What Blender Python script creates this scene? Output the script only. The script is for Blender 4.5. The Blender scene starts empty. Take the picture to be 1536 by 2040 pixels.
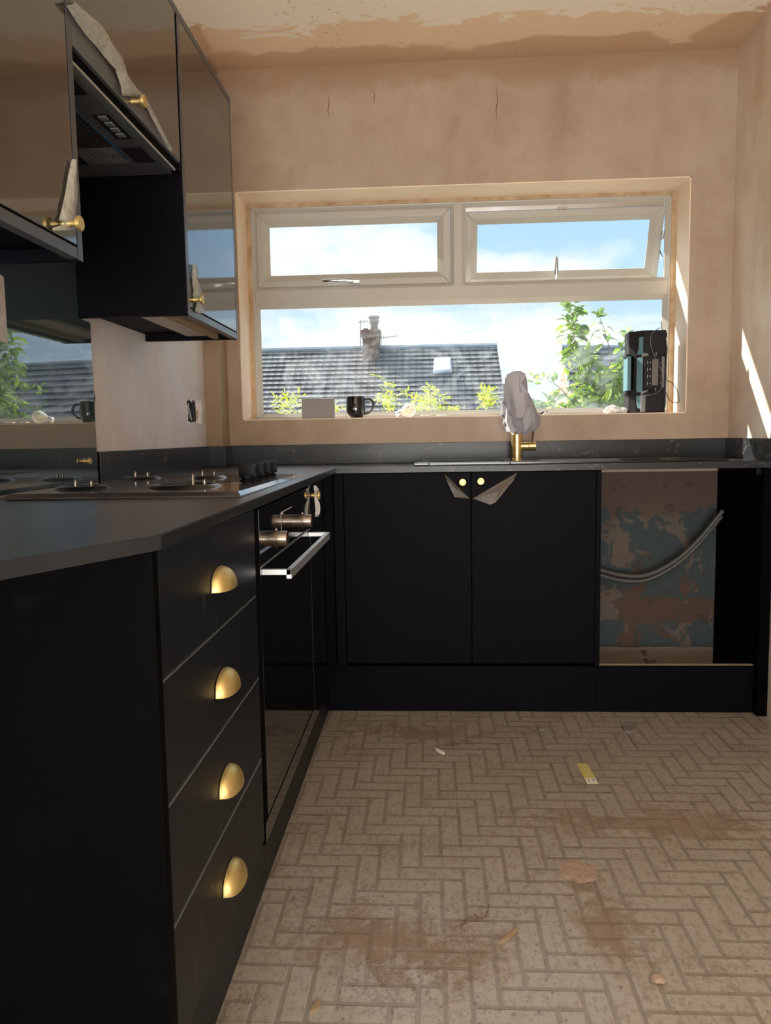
import bpy, bmesh, math, random
from mathutils import Vector, Matrix, noise
R = random.Random(7)
SC = bpy.context.scene
COL = SC.collection

# ------------------------------------------------------------------ camera, world, lights, exposure
FPX, PITCH, YAW, ROLL, CZ = 1532.774, 0.0981, -0.0572, -0.016, 1.0434
cy_, sy_, cp_, sp_, cr_, sr_ = (math.cos(YAW), math.sin(YAW), math.cos(PITCH), math.sin(PITCH), math.cos(ROLL), math.sin(ROLL))
FW = Vector((sy_*cp_, cy_*cp_, -sp_)); RT0 = Vector((cy_, -sy_, 0)); UP0 = RT0.cross(FW)
RT = cr_*RT0 + sr_*UP0; UP = -sr_*RT0 + cr_*UP0
cam_d = bpy.data.cameras.new('camera'); cam = bpy.data.objects.new('camera', cam_d); COL.objects.link(cam)
M3 = Matrix((RT, UP, -FW)).transposed()
cam.matrix_world = Matrix.Translation((0, 0, CZ)) @ M3.to_4x4()
cam_d.sensor_fit = 'VERTICAL'; cam_d.sensor_height = 24; cam_d.lens = FPX*24/2040
cam_d.clip_start = .02; cam_d.clip_end = 400
SC.camera = cam

def at(x, y, X=None, Y=None, Z=None):
    """photo pixel -> world point on one given plane"""
    d = FW + (x-768)/FPX*RT - (y-1020)/FPX*UP
    t = X/d.x if X is not None else (Y/d.y if Y is not None else (Z-CZ)/d.z)
    return Vector((0, 0, CZ)) + d*t

SUN_DIR = Vector((1.51, -1.0, -1.225)).normalized()
SUN_POWER = 14.0; SKY_POWER = 1.06; REAR_POWER = 145.0; EXPOSURE = 0.0; GLOW = 9.5
w = bpy.data.worlds.new('sky'); SC.world = w; w.use_nodes = True
def build_world():
    nt = w.node_tree; N = nt.nodes; L = nt.links; N.clear()
    out = N.new('ShaderNodeOutputWorld'); bg = N.new('ShaderNodeBackground'); L.new(bg.outputs[0], out.inputs[0])
    tc = N.new('ShaderNodeTexCoord'); sep = N.new('ShaderNodeSeparateXYZ'); L.new(tc.outputs['Generated'], sep.inputs[0])
    def math_(op, a, b=None, c=None, clamp=False):
        m = N.new('ShaderNodeMath'); m.operation = op; m.use_clamp = clamp
        for i, v in enumerate((a, b, c)):
            if v is None: continue
            if isinstance(v, (int, float)): m.inputs[i].default_value = v
            else: L.new(v, m.inputs[i])
        return m.outputs[0]
    # blue gradient
    rp = N.new('ShaderNodeValToRGB'); L.new(sep.outputs[2], rp.inputs[0])
    e = rp.color_ramp.elements; e[0].position = 0.0; e[0].color = (.72, .90, 1.08, 1); e[1].position = .5; e[1].color = (.30, .55, 1.10, 1)
    m_ = rp.color_ramp.elements.new(.27); m_.color = (.50, .77, 1.10, 1)
    mp = N.new('ShaderNodeMapping'); mp.inputs['Scale'].default_value = (1, 1, 1.9); L.new(tc.outputs['Generated'], mp.inputs[0])
    nz = N.new('ShaderNodeTexNoise'); nz.inputs['Scale'].default_value = 6.5; nz.inputs['Detail'].default_value = 9; nz.inputs['Roughness'].default_value = .58
    L.new(mp.outputs[0], nz.inputs[0])
    # cloud banks as soft ellipses in direction space (slope x, slope z against depth)
    yy = math_('MAXIMUM', sep.outputs[1], .05)
    u = math_('DIVIDE', sep.outputs[0], yy); v = math_('DIVIDE', sep.outputs[2], yy)
    tot = None
    for (cu, cv, ru, rv, amp) in [(-.16, .24, .16, .075, 1.0), (-.03, .215, .09, .03, .5), (-.08, .13, .22, .055, 1.1), (.10, .10, .20, .060, .95), (.15, .205, .16, .022, .55),
                             (.30, .05, .10, .03, .5), (-.45, .2, .25, .2, 1.0), (.75, .3, .2, .2, .8), (.02, .05, .3, .03, .7)]:
        a = math_('DIVIDE', math_('SUBTRACT', u, cu), ru); b = math_('DIVIDE', math_('SUBTRACT', v, cv), rv)
        d = math_('SQRT', math_('ADD', math_('MULTIPLY', a, a), math_('MULTIPLY', b, b)))
        k = math_('MULTIPLY', math_('SUBTRACT', 1.12, d, clamp=False), amp)
        k = math_('MAXIMUM', k, -.6)
        tot = k if tot is None else math_('MAXIMUM', tot, k)
    f = math_('ADD', math_('MULTIPLY', tot, 1.0), math_('MULTIPLY', math_('SUBTRACT', nz.outputs[0], .47), 3.6))
    f = math_('MULTIPLY', f, 1.25, clamp=True)
    mix = N.new('ShaderNodeMix'); mix.data_type = 'RGBA'; L.new(f, mix.inputs[0]); L.new(rp.outputs[0], mix.inputs[6]); mix.inputs[7].default_value = (1.04, 1.06, 1.08, 1)
    # added unseen brightness round the sun, above the window's view, to light the room
    sd = N.new('ShaderNodeVectorMath'); sd.operation = 'DOT_PRODUCT'; L.new(tc.outputs['Generated'], sd.inputs[0]); sd.inputs[1].default_value = tuple(-SUN_DIR)
    gl = math_('MULTIPLY', math_('POWER', math_('MAXIMUM', sd.outputs['Value'], 0.0), 5), GLOW)
    gl = math_('MULTIPLY', math_('ADD', gl, 1.2), math_('MULTIPLY', math_('SUBTRACT', sep.outputs[2], .33), 7, clamp=True))
    cmb = N.new('ShaderNodeCombineXYZ'); L.new(math_('MULTIPLY', gl, 1.0), cmb.inputs[0]); L.new(math_('MULTIPLY', gl, .97), cmb.inputs[1]); L.new(math_('MULTIPLY', gl, .90), cmb.inputs[2])
    ad = N.new('ShaderNodeVectorMath'); ad.operation = 'ADD'; L.new(mix.outputs[2], ad.inputs[0]); L.new(cmb.outputs[0], ad.inputs[1])
    L.new(ad.outputs[0], bg.inputs[0]); bg.inputs[1].default_value = SKY_POWER
build_world()
sun_d = bpy.data.lights.new('sun', 'SUN'); sun = bpy.data.objects.new('sun', sun_d); COL.objects.link(sun)
sun_d.energy = SUN_POWER; sun_d.angle = .0093; sun_d.color = (1, .93, .80)
sun.rotation_euler = SUN_DIR.to_track_quat('-Z', 'Y').to_euler(); sun.location = (-8, 9, 7)
# added fill light behind the camera, tilted up, standing in for unseen daylight
rl_d = bpy.data.lights.new('rear_fill_light', 'AREA'); rl = bpy.data.objects.new('rear_fill_light', rl_d); COL.objects.link(rl)
rl_d.shape = 'RECTANGLE'; rl_d.size = 1.7; rl_d.size_y = 1.3; rl_d.energy = REAR_POWER; rl_d.color = (1.0, .95, .87)
rl.location = (.25, -2.30, .80); rl.rotation_euler = (math.radians(143), 0, 0)
SC.view_settings.view_transform = 'Standard'; SC.view_settings.look = 'None'; SC.view_settings.gamma = 1
SC.view_settings.use_curve_mapping = False; SC.view_settings.exposure = EXPOSURE
try:
    SC.cycles.max_bounces = 10; SC.cycles.transparent_max_bounces = 12; SC.cycles.sample_clamp_indirect = 6; SC.cycles.use_denoising = True
except Exception: pass

# ------------------------------------------------------------------ material kit
class Mat:
    def __init__(s, name):
        s.m = bpy.data.materials.new(name); s.m.use_nodes = True; s.nt = s.m.node_tree; s.N = s.nt.nodes; s.L = s.nt.links
        s.b = s.N['Principled BSDF']; s.out = s.N['Material Output']; s.tc = s.N.new('ShaderNodeTexCoord')
    def set(s, **k):
        for n, v in k.items():
            n = {'color': 'Base Color', 'rough': 'Roughness', 'metal': 'Metallic', 'ior': 'IOR', 'trans': 'Transmission Weight', 'spec': 'Specular IOR Level', 'coat': 'Coat Weight', 'coatr': 'Coat Roughness', 'alpha': 'Alpha', 'sheen': 'Sheen Weight', 'sub': 'Subsurface Weight'}[n]
            i = s.b.inputs[n]
            if hasattr(v, 'node'): s.L.new(v, i)
            else: i.default_value = (*v, 1) if isinstance(v, tuple) and len(v) == 3 else v
        return s
    def map(s, scale=(1, 1, 1), rot=(0, 0, 0), loc=(0, 0, 0)):
        m = s.N.new('ShaderNodeMapping'); m.inputs['Scale'].default_value = scale; m.inputs['Rotation'].default_value = rot; m.inputs['Location'].default_value = loc
        s.L.new(s.tc.outputs['Object'], m.inputs[0]); return m.outputs[0]
    def noise(s, scale, detail=4, rough=.55, vec=None, dist=0, sc=(1, 1, 1)):
        n = s.N.new('ShaderNodeTexNoise'); n.inputs['Scale'].default_value = scale; n.inputs['Detail'].default_value = detail
        n.inputs['Roughness'].default_value = rough; n.inputs['Distortion'].default_value = dist
        s.L.new(vec if vec is not None else s.map(sc), n.inputs[0]); return n.outputs[0]
    def ramp(s, fac, *stops, interp='LINEAR'):
        r = s.N.new('ShaderNodeValToRGB'); s.L.new(fac, r.inputs[0]); e = r.color_ramp.elements; r.color_ramp.interpolation = interp
        for i, (p, c) in enumerate(stops):
            c = (c, c, c) if isinstance(c, (int, float)) else c
            if i < 2: e[i].position = p; e[i].color = (*c, 1)
            else: q = e.new(p); q.color = (*c, 1)
        return r.outputs[0]
    def mix(s, f, a, b):
        m = s.N.new('ShaderNodeMix'); m.data_type = 'RGBA'
        for i, v in ((0, f), (6, a), (7, b)):
            if hasattr(v, 'node'): s.L.new(v, m.inputs[i])
            else: m.inputs[i].default_value = (*v, 1) if isinstance(v, tuple) else v
        return m.outputs[2]
    def math(s, op, a, b=0, clamp=False):
        m = s.N.new('ShaderNodeMath'); m.operation = op; m.use_clamp = clamp
        for i, v in enumerate((a, b)):
            if hasattr(v, 'node'): s.L.new(v, m.inputs[i])
            else: m.inputs[i].default_value = v
        return m.outputs[0]
    def xyz(s):
        q = s.N.new('ShaderNodeSeparateXYZ'); s.L.new(s.tc.outputs['Object'], q.inputs[0]); return q.outputs
    def bump(s, h, strength=.3, dist=.01):
        b = s.N.new('ShaderNodeBump'); b.inputs['Strength'].default_value = strength; b.inputs['Distance'].default_value = dist
        s.L.new(h, b.inputs['Height']); s.L.new(b.outputs[0], s.b.inputs['Normal']); return s
MT = {}
def simple(name, color, rough=.5, metal=0, **k):
    m = Mat(name); m.set(color=color, rough=rough, metal=metal, **k); MT[name] = m.m; return m.m

def plaster(name, light, mid, damp, sc=1.0, top_band=None, rough=.62):
    m = Mat(name)
    big = m.noise(1.3*sc, 5, .6, dist=.6); med = m.noise(5*sc, 6, .65, dist=.4); fine = m.noise(28*sc, 5, .6)
    streak = m.noise(7, 5, .6, sc=(1, 1, .18), dist=.5)
    f = m.math('ADD', m.math('MULTIPLY', big, .5), m.math('ADD', m.math('MULTIPLY', med, .3), m.math('MULTIPLY', streak, .2)))
    c = m.ramp(f, (.40, damp), (.60, light), (.5, mid))
    c = m.mix(m.math('MULTIPLY', m.math('GREATER_THAN', fine, .66), .18), c, tuple(x*.7 for x in mid))
    if top_band:
        axis, pos, width, col = top_band
        z = m.xyz()[axis]
        k = m.math('ADD', m.math('DIVIDE', m.math('SUBTRACT', z, pos), width), m.math('MULTIPLY', m.math('SUBTRACT', med, .5), 3.0))
        c = m.mix(m.math('MULTIPLY', m.math('MULTIPLY', k, 1.6, clamp=True), .8), c, col)
    m.set(color=c, rough=m.ramp(med, (.3, rough-.15), (.7, rough+.15)))
    m.bump(m.math('ADD', med, m.math('MULTIPLY', fine, .25)), .12, .01)
    MT[name] = m.m; return m
plaster('plaster_left', (.72, .68, .68), (.66, .60, .58), (.58, .50, .46))
plaster('plaster_right', (.78, .68, .58), (.70, .58, .47), (.60, .45, .33))
plaster('plaster_reveal', (.90, .74, .60), (.86, .69, .54), (.78, .57, .42), rough=.5)
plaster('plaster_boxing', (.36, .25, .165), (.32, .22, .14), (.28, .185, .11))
# window wall: fresh plaster above, stripped old paint behind the units
m = plaster('plaster_window_wall', (.46, .355, .27), (.40, .295, .215), (.32, .22, .145), top_band=(2, 2.43, .10, (.34, .212, .122)))
def old_paint():
    m = Mat('window_wall'); z = m.xyz()[2]
    a = m.noise(3.2, 7, .62, dist=.8); b = m.noise(7, 7, .65, dist=1.0); g = m.noise(60, 3)
    blue = m.mix(m.math('MULTIPLY', g, .6), (.10, .19, .22), (.16, .25, .27))
    c = m.ramp(a, (.40, (.30, .17, .12)), (.44, (.44, .35, .28)), interp='CONSTANT')
    c = m.mix(m.math('GREATER_THAN', b, .545), blue, c)
    # height bands: plaster at the top, blue, pinkish scar, blue, pale skirting line at the bottom
    def band(lo, hi, col, c, ns=.25):
        zz = m.math('ADD', z, m.math('MULTIPLY', m.math('SUBTRACT', b, .5), ns))
        f = m.math('MULTIPLY', m.math('GREATER_THAN', zz, lo), m.math('LESS_THAN', zz, hi)); return m.mix(f, c, col)
    c = band(.25, .34, m.ramp(a, (.45, (.28, .17, .12)), (.5, (.44, .36, .30)), interp='CONSTANT'), c, .12)
    c = band(.72, 1.0, (.36, .235, .18), c, .30)
    c = band(-.2, .13, (.42, .33, .26), c, .02)
    c = m.mix(m.math('MULTIPLY', m.math('GREATER_THAN', m.noise(18, 6, .7), .60), .6), c, (.16, .09, .06))
    c = m.mix(.74, c, (.02, .015, .013)); sk_ = m.math('MULTIPLY', m.math('LESS_THAN', m.math('ADD', z, m.math('MULTIPLY', b, .02)), .145), m.math('LESS_THAN', m.noise(18, 6, .7), .60)); c = m.mix(sk_, c, (.24, .19, .15)); m.set(color=c, rough=.85); m.bump(m.math('ADD', a, b), .5, .02); MT['old_paint'] = m.m  # shade of the gap mixed into the paint colour; skirting line kept lighter
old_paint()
def ceiling_mat():
    m = Mat('ceiling_plaster'); x, y, z = m.xyz()
    n1 = m.noise(2.0, 4, .5, dist=.5); n2 = m.noise(9, 7, .68, dist=.6); n3 = m.noise(4, 6, .6, sc=(1, 2.2, 1), dist=1.0)
    jag = m.math('MULTIPLY', m.math('SUBTRACT', n1, .5), .55)
    edge = m.math('SUBTRACT', 3.135, m.math('ADD', y, m.math('MULTIPLY', jag, .7)))                        # distance from window wall
    # damp band also follows the two side walls
    ex = m.math('MINIMUM', m.math('SUBTRACT', 1.12, x), m.math('ADD', x, .80))
    edge = m.math('MINIMUM', edge, m.math('ADD', ex, jag))
    damp = (.66, .45, .29); mid = (.92, .71, .51); pale = (.96, .90, .80)
    c = m.mix(m.math('MULTIPLY', edge, 45, clamp=True), damp, m.mix(m.math('MULTIPLY', n2, 1.0, clamp=True), (.84, .62, .42), mid))
    e2 = m.math('SUBTRACT', 2.96, m.math('ADD', y, m.math('MULTIPLY', m.math('SUBTRACT', n3, .5), .55)))
    c = m.mix(m.math('MULTIPLY', e2, 60, clamp=True), c, m.mix(n2, (.94, .82, .66), pale))
    sp = m.math('MULTIPLY', m.math('GREATER_THAN', m.noise(38, 6, .75, dist=.6), .60), m.math('GREATER_THAN', n1, .54))
    c = m.mix(m.math('MULTIPLY', sp, .55), c, (.50, .33, .22))
    m.set(color=c, rough=.55); m.bump(n2, .15, .01); MT['ceiling'] = m.m
ceiling_mat()
def floor_mat():
    m = Mat('brick_pattern_vinyl'); x, y, z = m.xyz(); W = .0508
    wob = m.noise(55, 3)
    wo = m.math('MULTIPLY', m.math('SUBTRACT', wob, .5), .0035)
    u = m.math('DIVIDE', m.math('ADD', m.math('SUBTRACT', x, .0713-30.48), wo), W); v = m.math('DIVIDE', m.math('ADD', m.math('SUBTRACT', y, 1.575-30.48), wo), W)
    i = m.math('FLOOR', u); j = m.math('FLOOR', v); fu = m.math('FRACT', u); fv = m.math('FRACT', v)
    k = m.math('MODULO', m.math('ADD', m.math('SUBTRACT', i, j), 6000), 6)
    k = m.math('FLOOR', m.math('ADD', k, .5))
    horiz = m.math('LESS_THAN', k, 2.5); vert = m.math('SUBTRACT', 1, horiz)
    def eq(a, val): return m.math('LESS_THAN', m.math('ABSOLUTE', m.math('SUBTRACT', a, val)), .4)
    lo_u, hi_u = fu, m.math('SUBTRACT', 1, fu); lo_v, hi_v = fv, m.math('SUBTRACT', 1, fv)
    def gate(d, on): return m.math('ADD', d, m.math('MULTIPLY', m.math('SUBTRACT', 1, on), 5))
    dl = [gate(lo_v, horiz), gate(hi_v, horiz), gate(lo_u, eq(k, 0)), gate(hi_u, eq(k, 2)), gate(lo_u, vert), gate(hi_u, vert), gate(lo_v, eq(k, 5)), gate(hi_v, eq(k, 3))]
    d = dl[0]
    for q in dl[1:]: d = m.math('MINIMUM', d, q)
    mortar = m.math('SUBTRACT', 1, m.math('MULTIPLY', m.math('SUBTRACT', d, .066), 17, clamp=True))
    sp = m.noise(190, 4, .7); sp2 = m.noise(70, 5, .7, sc=(1, .5, 1)); big = m.noise(1.6, 5, .6); pat = m.noise(3.4, 6, .7, dist=.8)
    brick = m.mix(big, (.35, .305, .25), (.46, .41, .35))
    brick = m.mix(m.math('MULTIPLY', m.math('MULTIPLY', m.math('SUBTRACT', sp2, .50), 10, clamp=True), .62), brick, (.27, .21, .16))
    c = m.mix(m.math('MULTIPLY', mortar, m.math('ADD', .42, m.math('MULTIPLY', big, .5))), brick, m.mix(big, (.20, .17, .13), (.24, .205, .165)))
    # sheet joints every 305 mm
    for q in (u, v):
        t = m.math('ABSOLUTE', m.math('SUBTRACT', m.math('MODULO', m.math('ADD', m.math('DIVIDE', q, 6), .5), 1), .5))
        c = m.mix(m.math('MULTIPLY', m.math('LESS_THAN', t, .0035), .6), c, (.2, .15, .11))
    # plaster dust and mud
    # two drift zones: front left and a trail on the right
    def blob(cx, cy, rx, ry):
        a = m.math('DIVIDE', m.math('SUBTRACT', x, cx), rx); b = m.math('DIVIDE', m.math('SUBTRACT', y, cy), ry)
        return m.math('SUBTRACT', 1, m.math('SQRT', m.math('ADD', m.math('MULTIPLY', a, a), m.math('MULTIPLY', b, b))))
    z0 = m.math('MAXIMUM', m.math('MAXIMUM', blob(-.05, 1.50, .26, .16), blob(.36, 1.72, .07, .10)), m.math('MAXIMUM', m.math('MAXIMUM', blob(.62, 2.0, .5, .13), blob(0, 2.62, .45, .12)), blob(.37, 1.55, .10, .2)))
    z0 = m.math('MAXIMUM', z0, -.9)
    dirt = m.math('ADD', m.math('MULTIPLY', z0, .17), m.math('MULTIPLY', pat, .5)); dirt = m.math('ADD', dirt, m.math('MULTIPLY', m.noise(26, 8, .8), .5))
    dirt = m.math('MULTIPLY', m.math('SUBTRACT', dirt, .53), 12, clamp=True)
    c = m.mix(m.math('MULTIPLY', dirt, .70), c, m.mix(m.noise(9, 5, .7), (.15, .095, .06), (.30, .20, .14)))
    fl_ = m.math('MULTIPLY', m.math('SUBTRACT', m.math('ADD', m.math('MULTIPLY', m.noise(120, 6, .8, dist=.5), .6), m.math('MULTIPLY', m.noise(5, 5, .7), .4)), .535), 22, clamp=True)
    c = m.mix(m.math('MULTIPLY', fl_, .55), c, (.18, .12, .08))
    spots = m.math('MULTIPLY', m.math('SUBTRACT', m.math('ADD', sp, m.math('MULTIPLY', m.math('SUBTRACT', pat, .5), .15)), .635), 30, clamp=True)
    c = m.mix(m.math('MULTIPLY', spots, .8), c, (.10, .06, .04))
    m.set(color=c, rough=m.math('ADD', .30, m.math('MULTIPLY', dirt, .4)), spec=.5)
    m.bump(m.math('ADD', m.math('MULTIPLY', mortar, -1), m.math('MULTIPLY', sp2, .7)), .35, .0015); MT['floor'] = m.m
floor_mat()
def cab_mat(name, base, dust, rough=.42, dustamt=.35, sc=1.0, spec=.3):
    m = Mat(name)
    d1 = m.noise(5*sc, 7, .7, dist=1.5); d2 = m.noise(16*sc, 5, .7, sc=(1, 1, .25), dist=.8)
    f = m.math('MULTIPLY', m.math('SUBTRACT', m.math('MULTIPLY', d1, d2), .31), 9, clamp=True)
    c = m.mix(m.math('MULTIPLY', f, dustamt), base, dust)
    m.set(color=c, rough=rough, spec=spec); MT[name] = m.m; return m
cab_mat('navy_door', (.0030, .0030, .0055), (.014, .014, .017), .5, .3, 1.0, .05)
cab_mat('dusty_drawer', (.0095, .0115, .0155), (.09, .095, .10), .42, .35, 1.3, .18)
cab_mat('black_panel', (.0016, .0016, .002), (.007, .007, .007), .6, .4, 1.0, .03)
cab_mat('cabinet_edge', (.055, .057, .064), (.1, .1, .1), .28, .3)
def film_door():
    m = Mat('film_covered_gloss_door')
    b1 = m.noise(90, 4, .7, sc=(1, 1, .12)); b2 = m.noise(9, 4, .6, sc=(1, 1, .4)); b3 = m.noise(400, 2)
    c = m.mix(m.math('MULTIPLY', m.math('GREATER_THAN', m.noise(30, 6, .8, sc=(1, 1, .15), dist=1), .665), .5), (.022, .018, .016), (.14, .13, .12))
    m.set(color=c, rough=.05, ior=1.95, spec=.7)
    m.bump(m.math('ADD', m.math('ADD', m.math('MULTIPLY', b1, .25), b2), m.math('MULTIPLY', b3, .03)), .045, .004); MT['film_door'] = m.m
film_door()
def worktop_mat():
    m = Mat('dark_slate_laminate')
    n = m.noise(3, 7, .65, sc=(1, .35, 1), dist=1.2); v = m.noise(2.3, 8, .6, sc=(1, .6, 1.5), dist=2.2)
    c = m.ramp(n, (.3, (.012, .014, .017)), (.7, (.030, .033, .037)))
    vein = m.math('SUBTRACT', 1, m.math('MULTIPLY', m.math('ABSOLUTE', m.math('SUBTRACT', v, .5)), 130, clamp=True))
    c = m.mix(m.math('MULTIPLY', vein, m.math('MULTIPLY', m.math('GREATER_THAN', m.noise(3.1, 3), .52), .5)), c, (.30, .25, .21))
    m.set(color=c, rough=.30, spec=.30); m.bump(m.noise(300, 2), .05, .001); MT['worktop'] = m.m
worktop_mat()
simple('worktop_edge', (.03, .03, .032), .4)
simple('edge_glint', (.16, .18, .20), .25, spec=1.0)
simple('gloss_black', (.004, .004, .005), .06, spec=.7)
simple('satin_black', (.005, .005, .006), .4, spec=.15)
simple('matte_black', (.003, .003, .003), .9, spec=.03)
simple('hob_steel', (.035, .030, .028), .16, spec=.8, coat=.6)
simple('burner_black', (.006, .006, .006), .3)
simple('pin_metal', (.38, .33, .28), .35, 1)
simple('steel', (.62, .63, .64), .42, .9)
simple('polished_steel', (.70, .74, .80), .15, 1)
simple('dark_bronze', (.06, .042, .02), .4, .5)
simple('bronze', (.28, .23, .19), .3, 1)
simple('sink_composite', (.004, .004, .005), .16, spec=.5)
def brushed(name, col, rough):
    m = Mat(name); n = m.noise(60, 3, .6, sc=(1, 8, 1)); m.set(color=col, metal=.85, rough=m.ramp(n, (.3, rough-.06), (.7, rough+.08))); MT[name] = m.m
brushed('brass', (.66, .50, .20), .42)
brushed('tap_brass', (.78, .58, .24), .2)
def film_mat(name, col, alpha, gl=.25):
    m = Mat(name); N, L = m.N, m.L; tr = N.new('ShaderNodeBsdfTransparent'); mx = N.new('ShaderNodeMixShader')
    n = m.noise(30, 4, .7, dist=1.0)
    m.set(color=m.mix(n, tuple(c*.75 for c in col), col), rough=gl, spec=.8)
    L.new(m.ramp(n, (.3, alpha-.12), (.7, min(1, alpha+.12))), mx.inputs[0]); L.new(tr.outputs[0], mx.inputs[1]); L.new(m.b.outputs[0], mx.inputs[2]); L.new(mx.outputs[0], m.out.inputs[0])
    m.bump(m.noise(55, 4, .6, dist=1.5), .6, .004); MT[name] = m.m
film_mat('clear_film', (.50, .49, .42), .55); film_mat('torn_film', (.15, .12, .10), .8, .4)
film_mat('white_film', (.80, .80, .82), .86); film_mat('sticker_film', (.60, .52, .48), .8)
def pane_mat(name, dirt):
    m = Mat(name); N, L = m.N, m.L
    fr = N.new('ShaderNodeFresnel'); fr.inputs[0].default_value = 1.45
    tr = N.new('ShaderNodeBsdfTransparent'); tr.inputs[0].default_value = (.96, .985, .98, 1); gl = N.new('ShaderNodeBsdfGlossy'); gl.inputs['Roughness'].default_value = .01
    geo = N.new('ShaderNodeNewGeometry'); mx = N.new('ShaderNodeMixShader'); L.new(m.math('MULTIPLY', fr.outputs[0], m.math('SUBTRACT', 1, geo.outputs['Backfacing'])), mx.inputs[0]); L.new(tr.outputs[0], mx.inputs[1]); L.new(gl.outputs[0], mx.inputs[2])
    tl = N.new('ShaderNodeBsdfTranslucent'); tl.inputs[0].default_value = (.80, .86, .92, 1)
    x, y, z = m.xyz()
    sm = m.noise(4.0, 5, .6, sc=(1, 1, 1.6), dist=2.2); st = m.noise(40, 3, .5, sc=(1, 1, .05)); dots = m.noise(170, 2)
    drip = m.math('MULTIPLY', m.math('SUBTRACT', m.math('MULTIPLY', st, m.math('MULTIPLY', m.noise(6, 4), 2)), .80), 8, clamp=True)
    f = m.ramp(sm, (.42, 0.0), (.68, 1.0))
    lowz = m.math('MULTIPLY', m.math('SUBTRACT', 1.50, z), 3.5, clamp=True)
    f = m.math('MULTIPLY', m.math('ADD', m.math('MULTIPLY', f, .075), m.math('ADD', .006, m.math('MULTIPLY', drip, .08))), lowz)
    f = m.math('ADD', f, m.math('MULTIPLY', m.math('MULTIPLY', m.math('SUBTRACT', dots, .74), 20, clamp=True), .5))
    f = m.math('MULTIPLY', f, dirt)
    m2 = N.new('ShaderNodeMixShader'); L.new(f, m2.inputs[0]); L.new(mx.outputs[0], m2.inputs[1]); L.new(tl.outputs[0], m2.inputs[2]); L.new(m2.outputs[0], m.out.inputs[0])
    MT[name] = m.m
pane_mat('window_glass', .12); pane_mat('dirty_window_glass', 1.0)
def splash():
    m = Mat('smoked_glass'); m.set(color=(.030, .048, .052), rough=.012, ior=2.1, spec=.9)
    MT['splashback'] = m.m
splash()
simple('bulb_glass', (1, 1, 1), .02, trans=1.0, ior=1.05)
m = Mat('clear_bulb'); 
def bulbm():
    N, L = m.N, m.L; fr = N.new('ShaderNodeLayerWeight'); fr.inputs[0].default_value = .35; tr = N.new('ShaderNodeBsdfTransparent'); mx = N.new('ShaderNodeMixShader')
    m.set(color=(.9, .9, .86), rough=.05); L.new(m.math('ADD', m.math('MULTIPLY', fr.outputs['Facing'], .85), .22), mx.inputs[0]); L.new(tr.outputs[0], mx.inputs[1]); L.new(m.b.outputs[0], mx.inputs[2]); L.new(mx.outputs[0], m.out.inputs[0]); MT['bulb'] = m.m
bulbm()
simple('filament', (.9, .65, .25), .4)
def upvc():
    m = Mat('white_upvc'); n = m.noise(5, 6, .7, dist=1); n2 = m.noise(40, 4, .7)
    f = m.math('MULTIPLY', m.math('SUBTRACT', m.math('ADD', m.math('MULTIPLY', n, .7), m.math('MULTIPLY', n2, .3)), .56), 8, clamp=True)
    m.set(color=m.mix(m.math('MULTIPLY', f, .35), (.47, .45, .41), (.40, .30, .21)), rough=.32); MT['upvc'] = m.m
    m = Mat('plastered_frame_edge'); n = m.noise(12, 6, .7, sc=(1, 1, 1))
    m.set(color=m.ramp(n, (.35, (.40, .26, .14)), (.65, (.62, .47, .31))), rough=.8); m.bump(n, .4, .01); MT['frame_plaster'] = m.m
upvc()
def tiles_mat(name, a, b):
    m = Mat(name); x, y, z = m.xyz(); n = m.noise(1.2, 5, .7)
    col = m.math('SINE', m.math('MULTIPLY', x, 2*math.pi/.25)); n2 = m.noise(7, 3, .6, sc=(1, .3, 1))
    c = m.mix(m.math('MULTIPLY', m.math('ADD', n, m.math('MULTIPLY', n2, .9)), .62, clamp=True), a, b)
    c = m.mix(m.math('MULTIPLY', m.math('MULTIPLY', m.math('SUBTRACT', col, .55), 2.2, clamp=True), .62), c, (.018, .018, .022))
    m.set(color=c, rough=.8); m.bump(col, .25, .02); MT[name] = m.m
tiles_mat('roof_tiles', (.050, .052, .058), (.125, .115, .11)); tiles_mat('slate_tiles', (.035, .04, .055), (.10, .11, .13))
def brick_mat(name, a, b, mo, s):
    m = Mat(name); br = m.N.new('ShaderNodeTexBrick'); br.inputs['Scale'].default_value = s
    m.L.new(m.map((1, 1, 1), (math.radians(90), 0, 0)), br.inputs[0])
    for i, c in ((1, a), (2, b), (3, mo)): br.inputs[i].default_value = (*c, 1)
    br.inputs['Mortar Size'].default_value = .02; m.set(color=br.outputs[0], rough=.9); MT[name] = m.m
brick_mat('gable_brick', (.20, .105, .075), (.25, .15, .11), (.22, .18, .15), 2.2)
brick_mat('chimney_brick', (.10, .042, .030), (.15, .07, .05), (.10, .09, .085), 2.2)
simple('pot_clay', (.10, .075, .06), .8); simple('aerial_metal', (.25, .27, .30), .5, .6); simple('roof_window', (.75, .85, .95), .15)
simple('lead', (.28, .31, .34), .6); simple('grass', (.10, .12, .07), .95); simple('render_wall', (.6, .56, .5), .9)
def leaf_mat(name, a, b, tr):
    m = Mat(name); N, L = m.N, m.L; oi = N.new('ShaderNodeNewGeometry')
    c = m.mix(oi.outputs['Random Per Island'], a, b); m.set(color=c, rough=.45)
    t = N.new('ShaderNodeBsdfTranslucent'); L.new(c, t.inputs[0]); mx = N.new('ShaderNodeMixShader'); mx.inputs[0].default_value = tr
    L.new(m.b.outputs[0], mx.inputs[1]); L.new(t.outputs[0], mx.inputs[2]); L.new(mx.outputs[0], m.out.inputs[0]); MT[name] = m.m
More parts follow.
